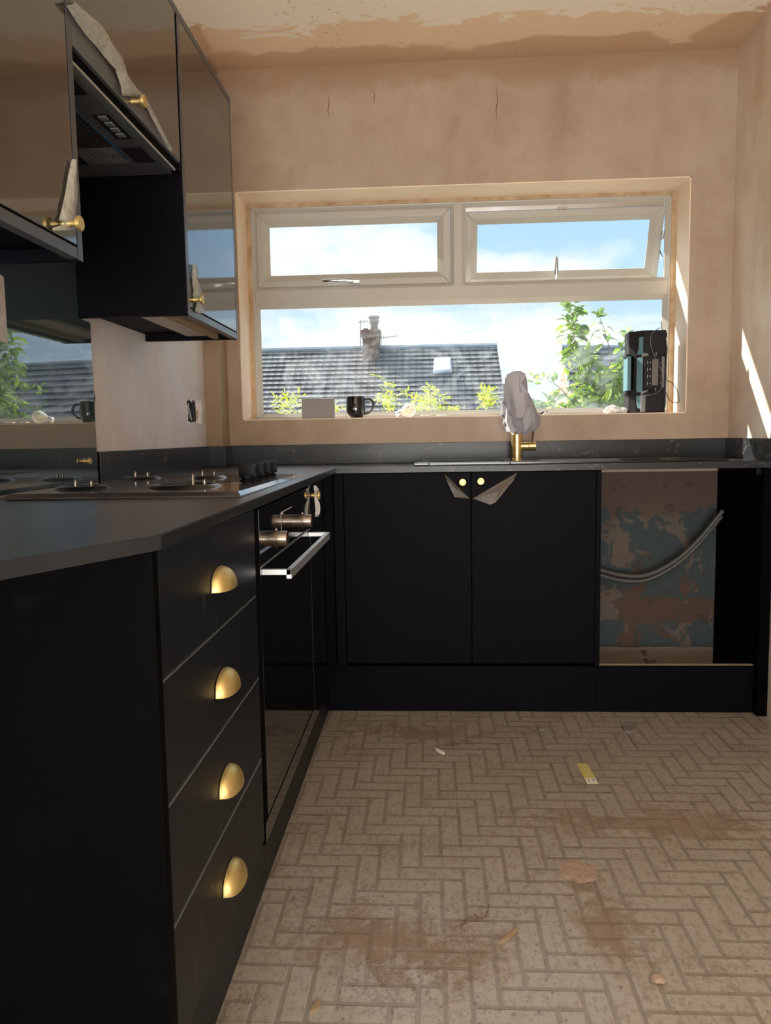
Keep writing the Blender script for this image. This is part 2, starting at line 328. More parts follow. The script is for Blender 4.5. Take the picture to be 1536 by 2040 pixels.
leaf_mat('broad_leaf', (.05, .14, .022), (.32, .44, .05), .62); leaf_mat('hedge_leaf', (.34, .42, .02), (.66, .64, .04), .55); leaf_mat('far_leaf', (.06, .13, .05), (.16, .28, .10), .3)
simple('twig', (.16, .10, .06), .8)
def cloth():
    m = Mat('grey_cotton'); n = m.noise(8, 4, .6)
    m.set(color=m.ramp(n, (.3, (.56, .54, .60)), (.7, (.66, .64, .70))), rough=.95, sheen=.2); m.bump(m.noise(500, 2), .3, .001)
    t = m.N.new('ShaderNodeBsdfTranslucent'); t.inputs[0].default_value = (.6, .56, .58, 1); mx = m.N.new('ShaderNodeMixShader'); mx.inputs[0].default_value = .3
    m.L.new(m.b.outputs[0], mx.inputs[1]); m.L.new(t.outputs[0], mx.inputs[2]); m.L.new(mx.outputs[0], m.out.inputs[0]); MT['cloth'] = m.m
cloth()
simple('grey_card', (.30, .28, .275), .8); simple('black_glaze', (.006, .006, .007), .08, spec=.7)
simple('radio_black', (.009, .008, .010), .55, spec=.25); simple('radio_teal', (.09, .19, .23), .45); simple('radio_grey', (.16, .17, .17), .5); simple('radio_screen', (.16, .15, .13), .25)
simple('print_white', (.7, .7, .7), .6); simple('paper_white', (.82, .80, .76), .8); simple('label_yellow', (.60, .52, .18), .7); simple('ink', (.12, .11, .11), .7)
simple('raw_chipboard', (.42, .29, .17), .9); simple('pale_underside', (.60, .50, .42), .5)
simple('grey_hose', (.085, .083, .08), .45); simple('box_metal', (.09, .10, .105), .35, .7); simple('box_wire', (.40, .42, .40), .4)
simple('rubble', (.58, .42, .29), .95); simple('dark_hole', (.035, .008, .012), .95); simple('wood_sliver', (.34, .24, .14), .9); simple('stone', (.20, .18, .16), .9)
simple('pink_plaster', (.40, .285, .21), .95)
simple('hood_grey', (.075, .077, .084), .38); simple('hood_trim', (.42, .44, .42), .3, .8); simple('hood_lens', (.025, .022, .022), .08)
simple('hood_blue_film', (.01, .08, .20), .25)
def mesh_filter():
    m = Mat('hood_filter_mesh'); w_ = m.N.new('ShaderNodeTexWave'); w_.inputs['Scale'].default_value = 45; w_.bands_direction = 'DIAGONAL'; m.L.new(m.map(), w_.inputs[0])
    m.set(color=m.mix(w_.outputs[0], (.03, .03, .03), (.16, .15, .145)), metal=.7, rough=.4); MT['hood_mesh'] = m.m
mesh_filter()

# ------------------------------------------------------------------ geometry kit
class MB:
    def __init__(s): s.b = bmesh.new()
    def box(s, x0, x1, y0, y1, z0, z1, bev=0.0, seg=2):
        vs = [s.b.verts.new((x, y, z)) for x in (x0, x1) for y in (y0, y1) for z in (z0, z1)]
        fs = [s.b.faces.new([vs[i] for i in f]) for f in ((0, 1, 3, 2), (4, 6, 7, 5), (0, 4, 5, 1), (2, 3, 7, 6), (0, 2, 6, 4), (1, 5, 7, 3))]
        if bev > 0:
            es = list({e for f in fs for e in f.edges})
            bmesh.ops.bevel(s.b, geom=es, offset=bev, segments=seg, affect='EDGES', profile=.6)
        return s
    def prism(s, pts, off, bev=0.0):
        """closed outline (3-D points) extruded by vector off"""
        off = Vector(off); a = [s.b.verts.new(p) for p in pts]; c = [s.b.verts.new(Vector(p)+off) for p in pts]; n = len(pts)
        fs = [s.b.faces.new(a[::-1]), s.b.faces.new(c)] + [s.b.faces.new((a[i], a[(i+1) % n], c[(i+1) % n], c[i])) for i in range(n)]
        if bev > 0: bmesh.ops.bevel(s.b, geom=list({e for f in fs for e in f.edges}), offset=bev, segments=2, affect='EDGES', profile=.6)
        return s
    def lathe(s, prof, c, axis=(0, 0, 1), n=28, a0=0, a1=2*math.pi):
        ax = Vector(axis).normalized(); e1 = ax.orthogonal().normalized(); e2 = ax.cross(e1); c = Vector(c); rows = []
        full = abs(a1-a0-2*math.pi) < 1e-6; cnt = n if full else n+1
        for r, h in prof:
            if r < 1e-6: rows.append([s.b.verts.new(c+ax*h)])
            else: rows.append([s.b.verts.new(c+ax*h+(e1*math.cos(a0+(a1-a0)*k/n)+e2*math.sin(a0+(a1-a0)*k/n))*r) for k in range(cnt)])
        for A, B in zip(rows, rows[1:]):
            m = n if full else n
            for k in range(m):
                k2 = (k+1) % n if full else k+1
                q = ([A[0]] if len(A) == 1 else [A[k], A[k2]]) + ([B[0]] if len(B) == 1 else [B[k2], B[k]])
                if len(q) > 2: s.b.faces.new(q)
        return s
    def cyl(s, p0, p1, r, r1=None, n=20, cap=True, bev=0):
        p0, p1 = Vector(p0), Vector(p1); h = (p1-p0).length; r1 = r if r1 is None else r1
        pr = [(r, 0), (r1, h)] if not bev else [(r-bev, 0), (r, bev), (r1, h-bev), (r1-bev, h)]
        if cap: pr = [(0, 0)]+pr+[(0, h)]
        return s.lathe(pr, p0, p1-p0, n)
    def tube(s, pts, r, n=8, closed=False):
        pts = [Vector(p) for p in pts]; rows = []; up = None
        for i, p in enumerate(pts):
            t = (pts[min(i+1, len(pts)-1)]-pts[max(i-1, 0)]).normalized()
            if up is None: up = t.orthogonal().normalized()
            up = (up-t*up.dot(t)).normalized(); q = t.cross(up); rr = r[i] if isinstance(r, (list, tuple)) else r
            rows.append([s.b.verts.new(p+(up*math.cos(2*math.pi*k/n)+q*math.sin(2*math.pi*k/n))*rr) for k in range(n)])
        for A, B in zip(rows, rows[1:]):
            for k in range(n): s.b.faces.new((A[k], A[(k+1) % n], B[(k+1) % n], B[k]))
        s.b.faces.new(rows[0][::-1]); s.b.faces.new(rows[-1]); return s
    def ribbon(s, rows, th=.0012):
        """rows of (left, right) or longer lists of points; thickened sheet"""
        g = [[s.b.verts.new(p) for p in r] for r in rows]; fs = []
        for A, B in zip(g, g[1:]):
            for k in range(len(A)-1): fs.append(s.b.faces.new((A[k], A[k+1], B[k+1], B[k])))
        s.b.normal_update(); bmesh.ops.solidify(s.b, geom=fs, thickness=th); return s
    def blob(s, c, r, sc=(1, 1, 1), amp=.25, fr=3, sub=3, seed=0):
        res = bmesh.ops.create_icosphere(s.b, subdivisions=sub, radius=1.0)
        for v in res['verts']:
            d = v.co.copy(); k = 1+amp*noise.noise(d*fr+Vector((seed, 0, 0))); v.co = Vector(c)+Vector((d.x*sc[0], d.y*sc[1], d.z*sc[2]))*r*k
        return s
    def out(s, name, mat, parent=None, smooth=None, subsurf=0):
        bmesh.ops.recalc_face_normals(s.b, faces=s.b.faces[:])
        me = bpy.data.meshes.new(name)
        o = bpy.data.objects.new(name, me); COL.objects.link(o)
        off = Vector((0, 0, 0))
        if parent is not None:
            o.parent = parent; p = parent
            while p is not None: off += Vector(p.location); p = p.parent
        elif len(s.b.verts):
            pass
        for v in s.b.verts: v.co -= off
        s.b.to_mesh(me); s.b.free(); me.materials.append(MT[mat])
        if smooth is not None:
            for p in me.polygons: p.use_smooth = True
            try: me.set_sharp_from_angle(angle=math.radians(smooth))
            except Exception: pass
        if subsurf:
            mo = o.modifiers.new('sub', 'SUBSURF'); mo.levels = subsurf; mo.render_levels = subsurf
        return o
def thing(name, label, cat, loc=(0, 0, 0), group=None):
    o = bpy.data.objects.new(name, None); COL.objects.link(o); o.location = loc; o.empty_display_size = .05
    o['label'] = label; o['category'] = cat
    if group: o['group'] = group
    return o
def tag(o, label, cat, group=None, kind=None):
    o['label'] = label; o['category'] = cat
    if group: o['group'] = group
    if kind: o['kind'] = kind
    return o
def struct(o, label=None, cat=None):
    o['kind'] = 'structure'
    if label: o['label'] = label
    if cat: o['category'] = cat
    return o

# ------------------------------------------------------------------ measured planes
XL, XR, D, H = -.91, 1.228, 3.25, 2.535
A, B = -.352, 2.806                  # front faces of the two base runs
C = -.611                            # front faces of the wall cabinets
WL, WR, WT, WB = -.787, 1.057, 2.056, 1.119   # window opening
YF, YR = 3.42, -2.4
PT = .181; FB, FT = .20, .902        # plinth top, door bottom and top
def wz(y): return .924 + .007*max(0, min(1, (y-.94)/1.86))

# ------------------------------------------------------------------ room shell
def wall_with_hole(name, mat, corner, eu, ev, un, vn, hu0, hu1, hv0, hv1):
    """flat wall un x vn (along eu, ev) with a rectangular hole"""
    b = MB(); us = [0, hu0, hu1, un]; vs = [0, hv0, hv1, vn]
    P = lambda u, v: Vector(corner)+Vector(eu)*u+Vector(ev)*v
    g = [[b.b.verts.new(P(u, v)) for v in vs] for u in us]
    for i in range(3):
        for j in range(3):
            if i == 1 and j == 1: continue
            b.b.faces.new((g[i][j], g[i+1][j], g[i+1][j+1], g[i][j+1]))
    return b
struct(MB().box(XL-.1, XR+.1, YR-.1, D+.3, -.06, 0).out('floor', 'floor'), 'dirty pale vinyl floor printed with a brick herringbone pattern', 'floor')
struct(MB().box(XL-.1, XR+.1, YR-.1, D+.02, H, H+.08).out('ceiling', 'ceiling'), 'freshly plastered ceiling, part pale and part damp', 'ceiling')
# window wall: solid blocks round the opening; upper blocks plastered, lower block with old paint
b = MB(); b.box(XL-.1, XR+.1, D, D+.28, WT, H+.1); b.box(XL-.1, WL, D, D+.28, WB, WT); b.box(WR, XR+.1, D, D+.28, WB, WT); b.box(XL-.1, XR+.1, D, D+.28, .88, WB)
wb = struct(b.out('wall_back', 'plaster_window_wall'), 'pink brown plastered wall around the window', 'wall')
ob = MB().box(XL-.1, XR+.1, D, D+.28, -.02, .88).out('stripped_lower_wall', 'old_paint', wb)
# reveals: thin smooth skins (lighter, trowelled)
b = MB()
b.prism([(WL, D-.001, WT), (WR, D-.001, WT), (WR, YF+.01, WT), (WL, YF+.01, WT)], (0, 0, -.004))
b.prism([(WL, D-.001, WB), (WL, D-.001, WT), (WL, YF+.01, WT), (WL, YF+.01, WB)], (.004, 0, 0))
b.prism([(WR, D-.001, WB), (WR, D-.001, WT), (WR, YF+.01, WT), (WR, YF+.01, WB)], (-.004, 0, 0))
b.prism([(WL, D-.001, WB), (WR, D-.001, WB), (WR, YF+.01, WB), (WL, YF+.01, WB)], (0, 0, .004))
b.out('window_reveal', 'plaster_reveal', wb)
for pts in ([(653, 188), (656, 205), (653, 220), (656, 236)], [(989, 170), (991, 200), (988, 220), (989, 236)], [(742, 180), (746, 190), (745, 206)]):
    MB().tube([at(x, y, Y=D-.0002) for x, y in pts], [.0004]+[.0011]*(len(pts)-2)+[.0004], 5).out('plaster_crack', 'dark_hole', wb)
# left wall with the hole for the back box
JY0, JY1, JZ0, JZ1 = 2.885, 3.075, 1.105, 1.195
b = wall_with_hole('wall_left', 'plaster_left', (XL, YR, 0), (0, 1, 0), (0, 0, 1), D-YR, H, JY0-YR, JY1-YR, JZ0, JZ1)
wl = struct(b.out('wall_left', 'plaster_left'), 'pinkish grey plastered left wall', 'wall')
struct(MB().box(XR, XR+.1, YR-.1, D+.02, 0, H).out('wall_right', 'plaster_right'), 'warm plastered right wall with a sun patch', 'wall')
b = MB(); b.box(XL-.1, -.62, YR-.1, YR, 0, H); b.box(1.12, XR+.1, YR-.1, YR, 0, H); b.box(-.62, 1.12, YR-.1, YR, 2.12, H)  # opening in this unseen wall added for the rear fill light
struct(b.out('wall_front', 'plaster_right'), 'plastered wall behind the camera with an opening added for the fill light', 'wall')
# pipe boxing in the corner
bx0, by0 = -.845, 3.13
t = struct(MB().box(XL, bx0, by0, D, 0, H, .002).out('trim_1', 'plaster_boxing'), 'narrow plastered pipe boxing in the left corner of the window wall', 'trim')

# ------------------------------------------------------------------ window
win = thing('window_1', 'white plastic window with two top lights over one large pane', 'window', ((WL+WR)/2, YF, WB)); win['kind'] = 'structure'
def frame_rect(b, x0, x1, z0, z1, w, y0, y1, wb_=None, wt_=None, bev=.004):
    wb_ = w if wb_ is None else wb_; wt_ = w if wt_ is None else wt_
    """mitred rectangular frame"""
    o = [(x0, z0), (x1, z0), (x1, z1), (x0, z1)]; i = [(x0+w, z0+wb_), (x1-w, z0+wb_), (x1-w, z1-wt_), (x0+w, z1-wt_)]
    for k in range(4):
        k2 = (k+1) % 4; p = [o[k], o[k2], i[k2], i[k]]
        b.prism([(q[0], y0, q[1]) for q in p], (0, y1-y0, 0), bev)
def chamfer_rect(b, x0, x1, z0, z1, w, y0, yi):
    """sloping glazing bead between an outer rectangle at y0 and an inner one at yi"""
    o = [(x0, z0), (x1, z0), (x1, z1), (x0, z1)]; i = [(x0+w, z0+w), (x1-w, z0+w), (x1-w, z1-w), (x0+w, z1-w)]
    for k in range(4):
        k2 = (k+1) % 4
        q = [b.b.verts.new((o[k][0], y0, o[k][1])), b.b.verts.new((o[k2][0], y0, o[k2][1])), b.b.verts.new((i[k2][0], yi, i[k2][1])), b.b.verts.new((i[k][0], yi, i[k][1]))]
        r = [b.b.verts.new((o[k][0], yi+.004, o[k][1])), b.b.verts.new((o[k2][0], yi+.004, o[k2][1])), b.b.verts.new((i[k2][0], yi+.004, i[k2][1])), b.b.verts.new((i[k][0], yi+.004, i[k][1]))]
        b.b.faces.new(q); b.b.faces.new(r[::-1])
        for s_ in range(4): b.b.faces.new((q[s_], r[s_], r[(s_+1) % 4], q[(s_+1) % 4]))
FX0, FX1, FZ0, FZ1 = WL+.004, WR-.004, WB+.004, WT-.004
Y1 = YF+.07
b = MB(); frame_rect(b, FX0, FX1, FZ0, FZ1, .028, YF, Y1, .016, .022); b.box(FX0+.028, FX1-.028, YF, Y1, 1.628, 1.688, .003); b.box(.116, .154, YF, Y1, 1.688, FZ1-.022, .003)
# mitre point of the mullion
b.prism([(.105, YF-.001, 1.69), (.135, YF-.001, 1.661), (.165, YF-.001, 1.69)], (0, .01, 0), .001); b.prism([(.108, YF-.001, 2.028), (.135, YF-.001, 2.045), (.162, YF-.001, 2.028)], (0, .01, 0), .001)
b.out('frame', 'upvc', win)
# smeared plaster on the outer margin of the frame
b = MB(); frame_rect(b, FX0-.001, FX1+.001, FZ0-.001, FZ1+.001, .020, YF-.003, YF+.004, .004, .016, .001); b.out('plaster_smear', 'frame_plaster', win)
# rebate slopes
b = MB(); chamfer_rect(b, -.757, 1.028, 1.133, 1.630, .020, YF-.001, YF+.020); b.out('glazing_bead', 'upvc', win)
b = MB(); chamfer_rect(b, -.757, .117, 1.686, 2.031, .016, YF-.001, YF+.012); b.out('rebate', 'upvc', win)
b = MB(); chamfer_rect(b, .153, 1.028, 1.686, 2.031, .016, YF-.001, YF+.012); b.out('rebate', 'upvc', win)
g = MB().box(-.735, 1.006, YF+.022, YF+.028, 1.150, 1.612).out('glass_pane', 'dirty_window_glass', win)
def sash(x0, x1, z0, z1, ang, name='sash'):
    b = MB(); y0, y1 = YF+.004, YF+.062
    frame_rect(b, x0, x1, z0, z1, .030, y0, y1); chamfer_rect(b, x0+.028, x1-.028, z0+.028, z1-.028, .026, y0, y0+.020)
    g = MB().box(x0+.045, x1-.045, y0+.021, y0+.027, z0+.045, z1-.045)
    if ang:
        piv = Vector(((x0+x1)/2, y0+.05, z1)); rot = Matrix.Rotation(ang, 4, 'X')
        for q in (b, g):
            for v in q.b.verts: v.co = piv + rot @ (v.co-piv)
    f = b.out('sash', 'upvc', win); g.out('glass_pane', 'window_glass', f); return f
s1 = sash(-.741, .100, 1.700, 2.015, 0)
ANG = math.radians(22)
s2 = sash(.168, 1.012, 1.702, 2.012, ANG)
def rotp(p, x0=.168, x1=1.012, z1=2.012):
    piv = Vector(((x0+x1)/2, YF+.054, z1)); return piv + Matrix.Rotation(ANG, 4, 'X') @ (Vector(p)-piv)
# closed handle on the left sash: plate plus lever to the left
yh = YF+.004
b = MB(); b.box(-.345, -.29, yh-.012, yh, 1.706, 1.724, .004); b.out('handle_plate', 'polished_steel', s1)
b = MB(); b.tube([(-.325, yh-.012, 1.715), (-.327, yh-.032, 1.715), (-.35, yh-.036, 1.716), (-.44, yh-.038, 1.7145), (-.452, yh-.037, 1.714)], [.008, .009, .009, .0085, .006], 10); b.out('handle', 'polished_steel', s1, 40)
# handle of the open sash points up
b = MB(); c0 = rotp((.568, yh-.004, 1.719)); b.tube([c0, c0+Vector((0, -.03, .006)), c0+Vector((0, -.034, .03)), c0+Vector((0, -.030, .085)), c0+Vector((0, -.028, .094))], [.009, .010, .009, .0085, .005], 10); b.box(c0.x-.010, c0.x+.010, c0.y-.008, c0.y+.003, c0.z-.02, c0.z+.03, .003)
b.out('handle', 'polished_steel', s2, 40)
# friction stay and top track
b = MB(); b.box(.17, 1.008, YF+.012, YF+.03, 2.010, 2.020, .002); b.box(.17, 1.008, YF+.012, YF+.016, 1.998, 2.012); b.out('top_track', 'polished_steel', win)
b = MB(); b.box(.56, .60, YF+.004, YF+.02, 1.995, 2.006, .002); b.out('track_clip', 'upvc', win)
b = MB(); e0 = rotp((1.006, yh+.05, 1.86)); b.tube([(1.012, YF+.03, 1.90), (1.011, YF+.04, 1.87), e0], .005, 6); b.tube([e0, (1.012, YF+.045, 1.79)], .004, 6); b.out('stay_arm', 'polished_steel', win)
# exterior eaves that shade the head of the window
struct(MB().box(-3.5, 4, D+.28, 3.84, 2.30, 2.38).out('trim_2', 'upvc'), 'roof soffit outside above the window', 'trim')

# ------------------------------------------------------------------ knobs and handles
def knob_x(b, x, y, z, L=.026, r=.0125):
    b.lathe([(.0065, 0), (.0055, L*.5), (.006, L*.68), (r, L*.8), (r, L), (r*.9, L+.001), (0, L+.001)], (x, y, z), (1, 0, 0), 24)
def cup_handle(y, z, parent):
    b = MB(); W2, Hh, Dp = .046, .036, .027
    nu, nv = 20, 10; rows = []
    for j in range(nv+1):
        ph = math.pi/2*j/nv; row = []
        for i in range(nu+1):
            th = math.pi*i/nu
            row.append(b.b.verts.new((A+.001+Dp*math.sin(ph)**.85, y-W2*math.cos(th)*(math.cos(ph)**.8 if j < nv else 0)*1.0, z+Hh*math.sin(th)*(math.cos(ph)**.9 if j < nv else 0))))
        rows.append(row)
    # a softer dome: rebuild as quarter ellipsoid with open underside
    b.b.clear()
    g = []
    for j in range(nv+1):
        th = math.pi*j/nv*1.0          # along the width
        row = []
        for i in range(nu//2+1):
            ph = math.pi/2*i/(nu//2)    # from face (0, top) out to front lip
            yy = -W2*math.cos(th); rr = max(math.sin(th), 0.0)**.62
            row.append(b.b.verts.new((A+.0015+Dp*rr*math.sin(ph), y+yy, z+Hh*rr*math.cos(ph)**.9)))
        g.append(row)
    fs = []
    for P, Q in zip(g, g[1:]):
        for i in range(len(P)-1):
            try: fs.append(b.b.faces.new((P[i], P[i+1], Q[i+1], Q[i])))
            except Exception: pass
    bmesh.ops.remove_doubles(b.b, verts=b.b.verts[:], dist=1e-5)
    bmesh.ops.solidify(b.b, geom=b.b.faces[:], thickness=.0015)
    b.out('cup_handle', 'brass', parent, 50)

# ------------------------------------------------------------------ left base run
du = thing('drawer_unit', 'black four-drawer base unit with brass cup handles at the near end of the left run', 'drawer unit', (-.63, 1.24, 0))
b = MB(); b.box(XL+.002, A-.022, .965, 1.5335, PT, .903); b.out('carcass', 'black_panel', du)
b = MB(); b.box(XL+.002, A+.002, .943, .9615, 0, .903, .001); b.out('end_panel', 'black_panel', du)
zs = [.9015, .7286, .5564, .3842, .205]
for k in range(4):
    b = MB(); b.box(A-.020, A, .9645, 1.5205, zs[k+1]+.0018, zs[k]-.0018, .0016, 2); dr = b.out('drawer_front', 'dusty_drawer', du)
    if k: MB().box(A-.0195, A+.0002, .9650, 1.5200, zs[k]-.0030, zs[k]-.0016, .0003).out('top_edge_glint', 'edge_glint', dr)  # pale strip painting the window's reflection along the drawer top
    cup_handle(1.246, (.797, .622, .451, .279)[k], dr)
# oven
ov = thing('oven', 'built-in black glass oven with bronze knobs and a steel bar handle', 'oven', (-.63, 1.9, .25))
b = MB(); b.box(XL+.002, A-.025, 1.54, 2.235, PT, .903); b.out('body', 'black_panel', ov)
MB().box(A-.024, A-.0001, 1.5345, 1.5612, .187, .897).out('gap_shade_strip', 'matte_black', ov)  # black strip painting the shade of the gap beside the oven
b = MB(); b.box(A-.025, A, 1.562, 2.235, .781, .897, .0005); cp = b.out('control_panel', 'gloss_black', ov)
b = MB(); b.box(A-.0015, A+.0004, 1.80, 1.95, .866, .868); b.box(A-.0015, A+.0004, 1.80, 1.802, .80, .868); b.box(A-.0015, A+.0004, 1.80, 1.95, .80, .8015); b.out('display_outline', 'print_white', cp)
for y in (1.612, 1.9545):
    b = MB(); b.lathe([(0, .0), (.0165, .0), (.0165, .024), (.019, .0245), (.019, .0275), (.0165, .028), (.0165, .048), (.0155, .050), (0, .050)], (A, y, .830), (1, 0, 0), 32)
    b.box(A+.024, A+.028, y-.0015, y+.0015, .830+.018, .830+.0215); b.out('control_knob', 'bronze', cp, 30)
b = MB(); b.box(A-.025, A, 1.562, 2.235, .238, .7755, .0005); dd = b.out('oven_door', 'gloss_black', ov)
b = MB(); b.box(A-.006, A+.0004, 1.566, 2.235, .7735, .7762); b.out('door_top_strip', 'steel', dd)
b = MB(); hx = A+.062
b.box(A, hx, 1.578, 1.590, .757, .769, .001); b.box(A, hx, 2.20, 2.212, .757, .769, .001); b.box(hx-.011, hx, 1.578, 2.212, .749, .769, .001); b.out('bar_handle', 'steel', dd)
b = MB(); b.box(A-.02, A, 1.5365, 2.237, .187, .232, .0015); b.out('lower_filler_panel', 'gloss_black', ov)
# corner cupboard
cc = thing('corner_cupboard', 'narrow black corner cupboard beside the oven, brass knob wrapped in peeling film', 'cupboard', (-.63, 2.5, 0))
b = MB(); b.box(XL+.002, A-.022, 2.245, B+.02, PT, .903); b.out('carcass', 'black_panel', cc)
b = MB(); b.box(A-.020, A, 2.242, B-.004, FB-.015, .9085, .0015); cd = b.out('door', 'gloss_black', cc)
KY, KZ = 2.305, .869
b = MB(); knob_x(b, A, KY, KZ, .022, .0115); b.out('knob', 'brass', cd, 35)
b = MB(); rows = []
for i, (z, w_, dx, dy) in enumerate([(.898, .012, .010, .0), (.885, .022, .018, -.002), (.872, .010, .012, .0), (.857, .016, .014, .002), (.840, .022, .020, .0), (.823, .018, .022, -.006), (.812, .022, .020, -.012), (.806, .006, .018, -.014)]):
    rows.append([(A+dx*.5, KY-w_+dy, z), (A+dx, KY-w_*.3+dy, z+.001), (A+dx*.6, KY+w_*.3+dy, z), (A+dx*.9, KY+w_+dy, z)])
b.ribbon(rows, .001); b.out('peeling_film', 'white_film', cd, 60)
# plinths
tag(MB().box(A-.058, A-.040, .965, B+.055, 0, PT-.001, .001).out('plinth_board', 'dusty_drawer'), 'long black plinth board under the drawers and oven', 'plinth')

# ------------------------------------------------------------------ sink run
SX = .1527
su = thing('sink_cabinet', 'black double-door sink cupboard below the window with two brass knobs', 'cupboard', (.15, 3.0, 0))
b = MB(); xa, xb = -.345, SX+.4674
b.box(A+.004, xb-.018, B+.022, B+.032, PT, .910); b.box(xb-.018, xb, B-.001, D-.02, PT, .911, .001); b.box(A+.004, xb-.018, B+.022, D-.02, PT, PT+.018)
b.out('carcass', 'navy_door', su)
b = MB(); b.box(A+.002, SX-.469, B, B+.020, FB-.012, FT+.007, .001); b.out('corner_filler', 'navy_door', su)
for s_, (x0, x1) in enumerate(((SX-.466, SX-.0014), (SX+.0014, xb-.0195))):
    b = MB(); b.box(x0, x1, B, B+.020, FB-.002, FT+.007, .0015); d_ = b.out('door', 'navy_door', su)
    kx = (.121, .1862)[s_]; kz = (.8738, .8766)[s_]
    b = MB(); b.lathe([(.0065, 0), (.0055, .012), (.006, .017), (.0128, .020), (.0128, .025), (.0118, .026), (0, .026)], (kx, B, kz), (0, -1, 0), 28); b.out('knob', 'brass', d_, 35)
    pts = [[(886, 944), (889, 955), (905, 990), (936, 993)], [(1031, 940), (1022, 958), (987, 1000), (976, 1005), (942, 993)]][s_]
    b = MB(); P = [at(x, y, Y=B-.003) for x, y in pts]
    P = [Vector((p.x, B-.003-(.012 if i in ((1, 2) if s_ == 0 else (2, 3)) else 0), min(p.z, FT+.004))) for i, p in enumerate(P)]
    n = len(P); v = [b.b.verts.new(p) for p in P]; cen = sum(P, Vector())/n; cv = b.b.verts.new(cen+Vector((0, -.006, 0)))
    for i in range(n): b.b.faces.new((v[i], v[(i+1) % n], cv))
    bmesh.ops.subdivide_edges(b.b, edges=b.b.edges[:], cuts=2, use_grid_fill=True)
    for q in b.b.verts: q.co.y -= .003*abs(noise.noise(q.co*60))
    b.b.normal_update(); bmesh.ops.solidify(b.b, geom=b.b.faces[:], thickness=.0008); b.out('peeled_film_flap', 'torn_film', d_)
b = MB(); b.box(xb, 1.1895, B+.038, B+.056, 0, PT-.002, .001); pb = b.out('plinth_board', 'navy_door'); tag(pb, 'black plinth board with a raw tan top edge below the empty appliance gap', 'plinth')
MB().box(xb, 1.1895, B+.0385, B+.0555, PT-.002, PT).out('raw_edge', 'raw_chipboard', pb)
tag(MB().box(A-.038, xb-.001, B+.038, B+.056, 0, PT-.001, .001).out('plinth_board', 'navy_door'), 'black plinth board under the double sink doors', 'plinth')
ep = MB().box(1.190, 1.2265, B-.002, D-.003, 0, .9105, .001).out('end_panel', 'black_panel'); tag(ep, 'tall black end panel right of the empty appliance gap', 'panel')
MB().box(1.175, 1.190, B+.02, B+.035, .885, .908, .001).out('fixing_block', 'satin_black', ep)
# waste hose behind the gap: twin corrugated pipe
def smooth(pts, n=12):
    pts = [Vector(p) for p in pts]; P = [pts[0]]+pts+[pts[-1]]; o = []
    for i in range(1, len(P)-2):
        for k in range(n):
            t = k/n; a, b_, c, d = P[i-1], P[i], P[i+1], P[i+2]
            o.append(.5*((2*b_)+(-a+c)*t+(2*a-5*b_+4*c-d)*t*t+(-a+3*b_-3*c+d)*t**3))
    o.append(pts[-1]); return o
hp = [at(x, y, Y=3.15) for x, y in [(1183, 1136), (1196, 1140), (1240, 1151), (1290, 1150), (1345, 1122), (1390, 1082), (1440, 1022)]]
hp = [Vector((min(max(p.x, .632), 1.186), p.y, p.z)) for p in hp]
for i, (dz, dyy) in enumerate(((.010, .0), (-.013, .012))):
    S = smooth([p+Vector((0, dyy, dz)) for p in hp], 16); rr = [.0095 if (k % 3) else .0085 for k in range(len(S))]
    tag(MB().tube(S, rr, 10).out('waste_hose', 'grey_hose', None, 60), ('upper of two grey hoses curving across the bare wall in the gap', 'lower of two grey hoses curving across the bare wall in the gap')[i], 'hose', 'hoses in the appliance gap')

# ------------------------------------------------------------------ worktops, upstands
b = MB()
out = [(-.34, .95), (-.34, B-.012), (XR, B-.012), (XR, D), (XL, D), (XL, .40), (-.594, .40), (-.434, .746)]
fo = lambda x, y, top: (x, y, (wz(y)+(.0025*max(0, x)) if top else wz(y)-.0195))
# top surface, cut in strips so the slope stays true; holes for hob are hidden below it
def worktop_piece(pts):
    a = [b.b.verts.new(fo(x, y, True)) for x, y in pts]; c = [b.b.verts.new(fo(x, y, False)) for x, y in pts]; n = len(pts)
    b.b.faces.new(a); b.b.faces.new(c[::-1])
    for i in range(n): b.b.faces.new((a[i], c[i], c[(i+1) % n], a[(i+1) % n]))
worktop_piece([(-.34, .95), (-.34, B-.012), (-.34, D-.001), (XL+.001, D-.001), (XL+.001, B-.012), (XL+.001, .95), (XL+.001, .40), (-.594, .40), (-.434, .746)])
es = [e for e in b.b.edges if e.verts[0].co.z > wz(e.verts[0].co.y)-.005 and e.verts[1].co.z > wz(e.verts[1].co.y)-.005]
bmesh.ops.bevel(b.b, geom=es, offset=.0015, segments=2, affect='EDGES')
wk = b.out('worktop', 'worktop'); tag(wk, 'dark slate worktop of the left run with a clipped near corner, hob set in it', 'worktop')
b = MB()
def slab_hole(xs, ys):
    g = {}
    for top in (True, False):
        for i_, x in enumerate(xs):
            for j_, y in enumerate(ys): g[i_, j_, top] = b.b.verts.new(fo(x, y, top))
    for i_ in range(3):
        for j_ in range(3):
            if i_ == 1 and j_ == 1: continue
            for top in (True, False):
                q_ = [g[i_, j_, top], g[i_+1, j_, top], g[i_+1, j_+1, top], g[i_, j_+1, top]]; b.b.faces.new(q_ if top else q_[::-1])
    def side(p, q_): b.b.faces.new((g[(*p, True)], g[(*q_, True)], g[(*q_, False)], g[(*p, False)]))
    for i_ in range(3):
        side((i_, 0), (i_+1, 0)); side((i_, 3), (i_+1, 3)); side((0, i_), (0, i_+1)); side((3, i_), (3, i_+1))
    side((1, 1), (2, 1)); side((1, 2), (2, 2)); side((1, 1), (1, 2)); side((2, 1), (2, 2))
slab_hole([-.3395, -.008, .308, XR-.001], [B-.012, 2.885, 3.145, D-.001])
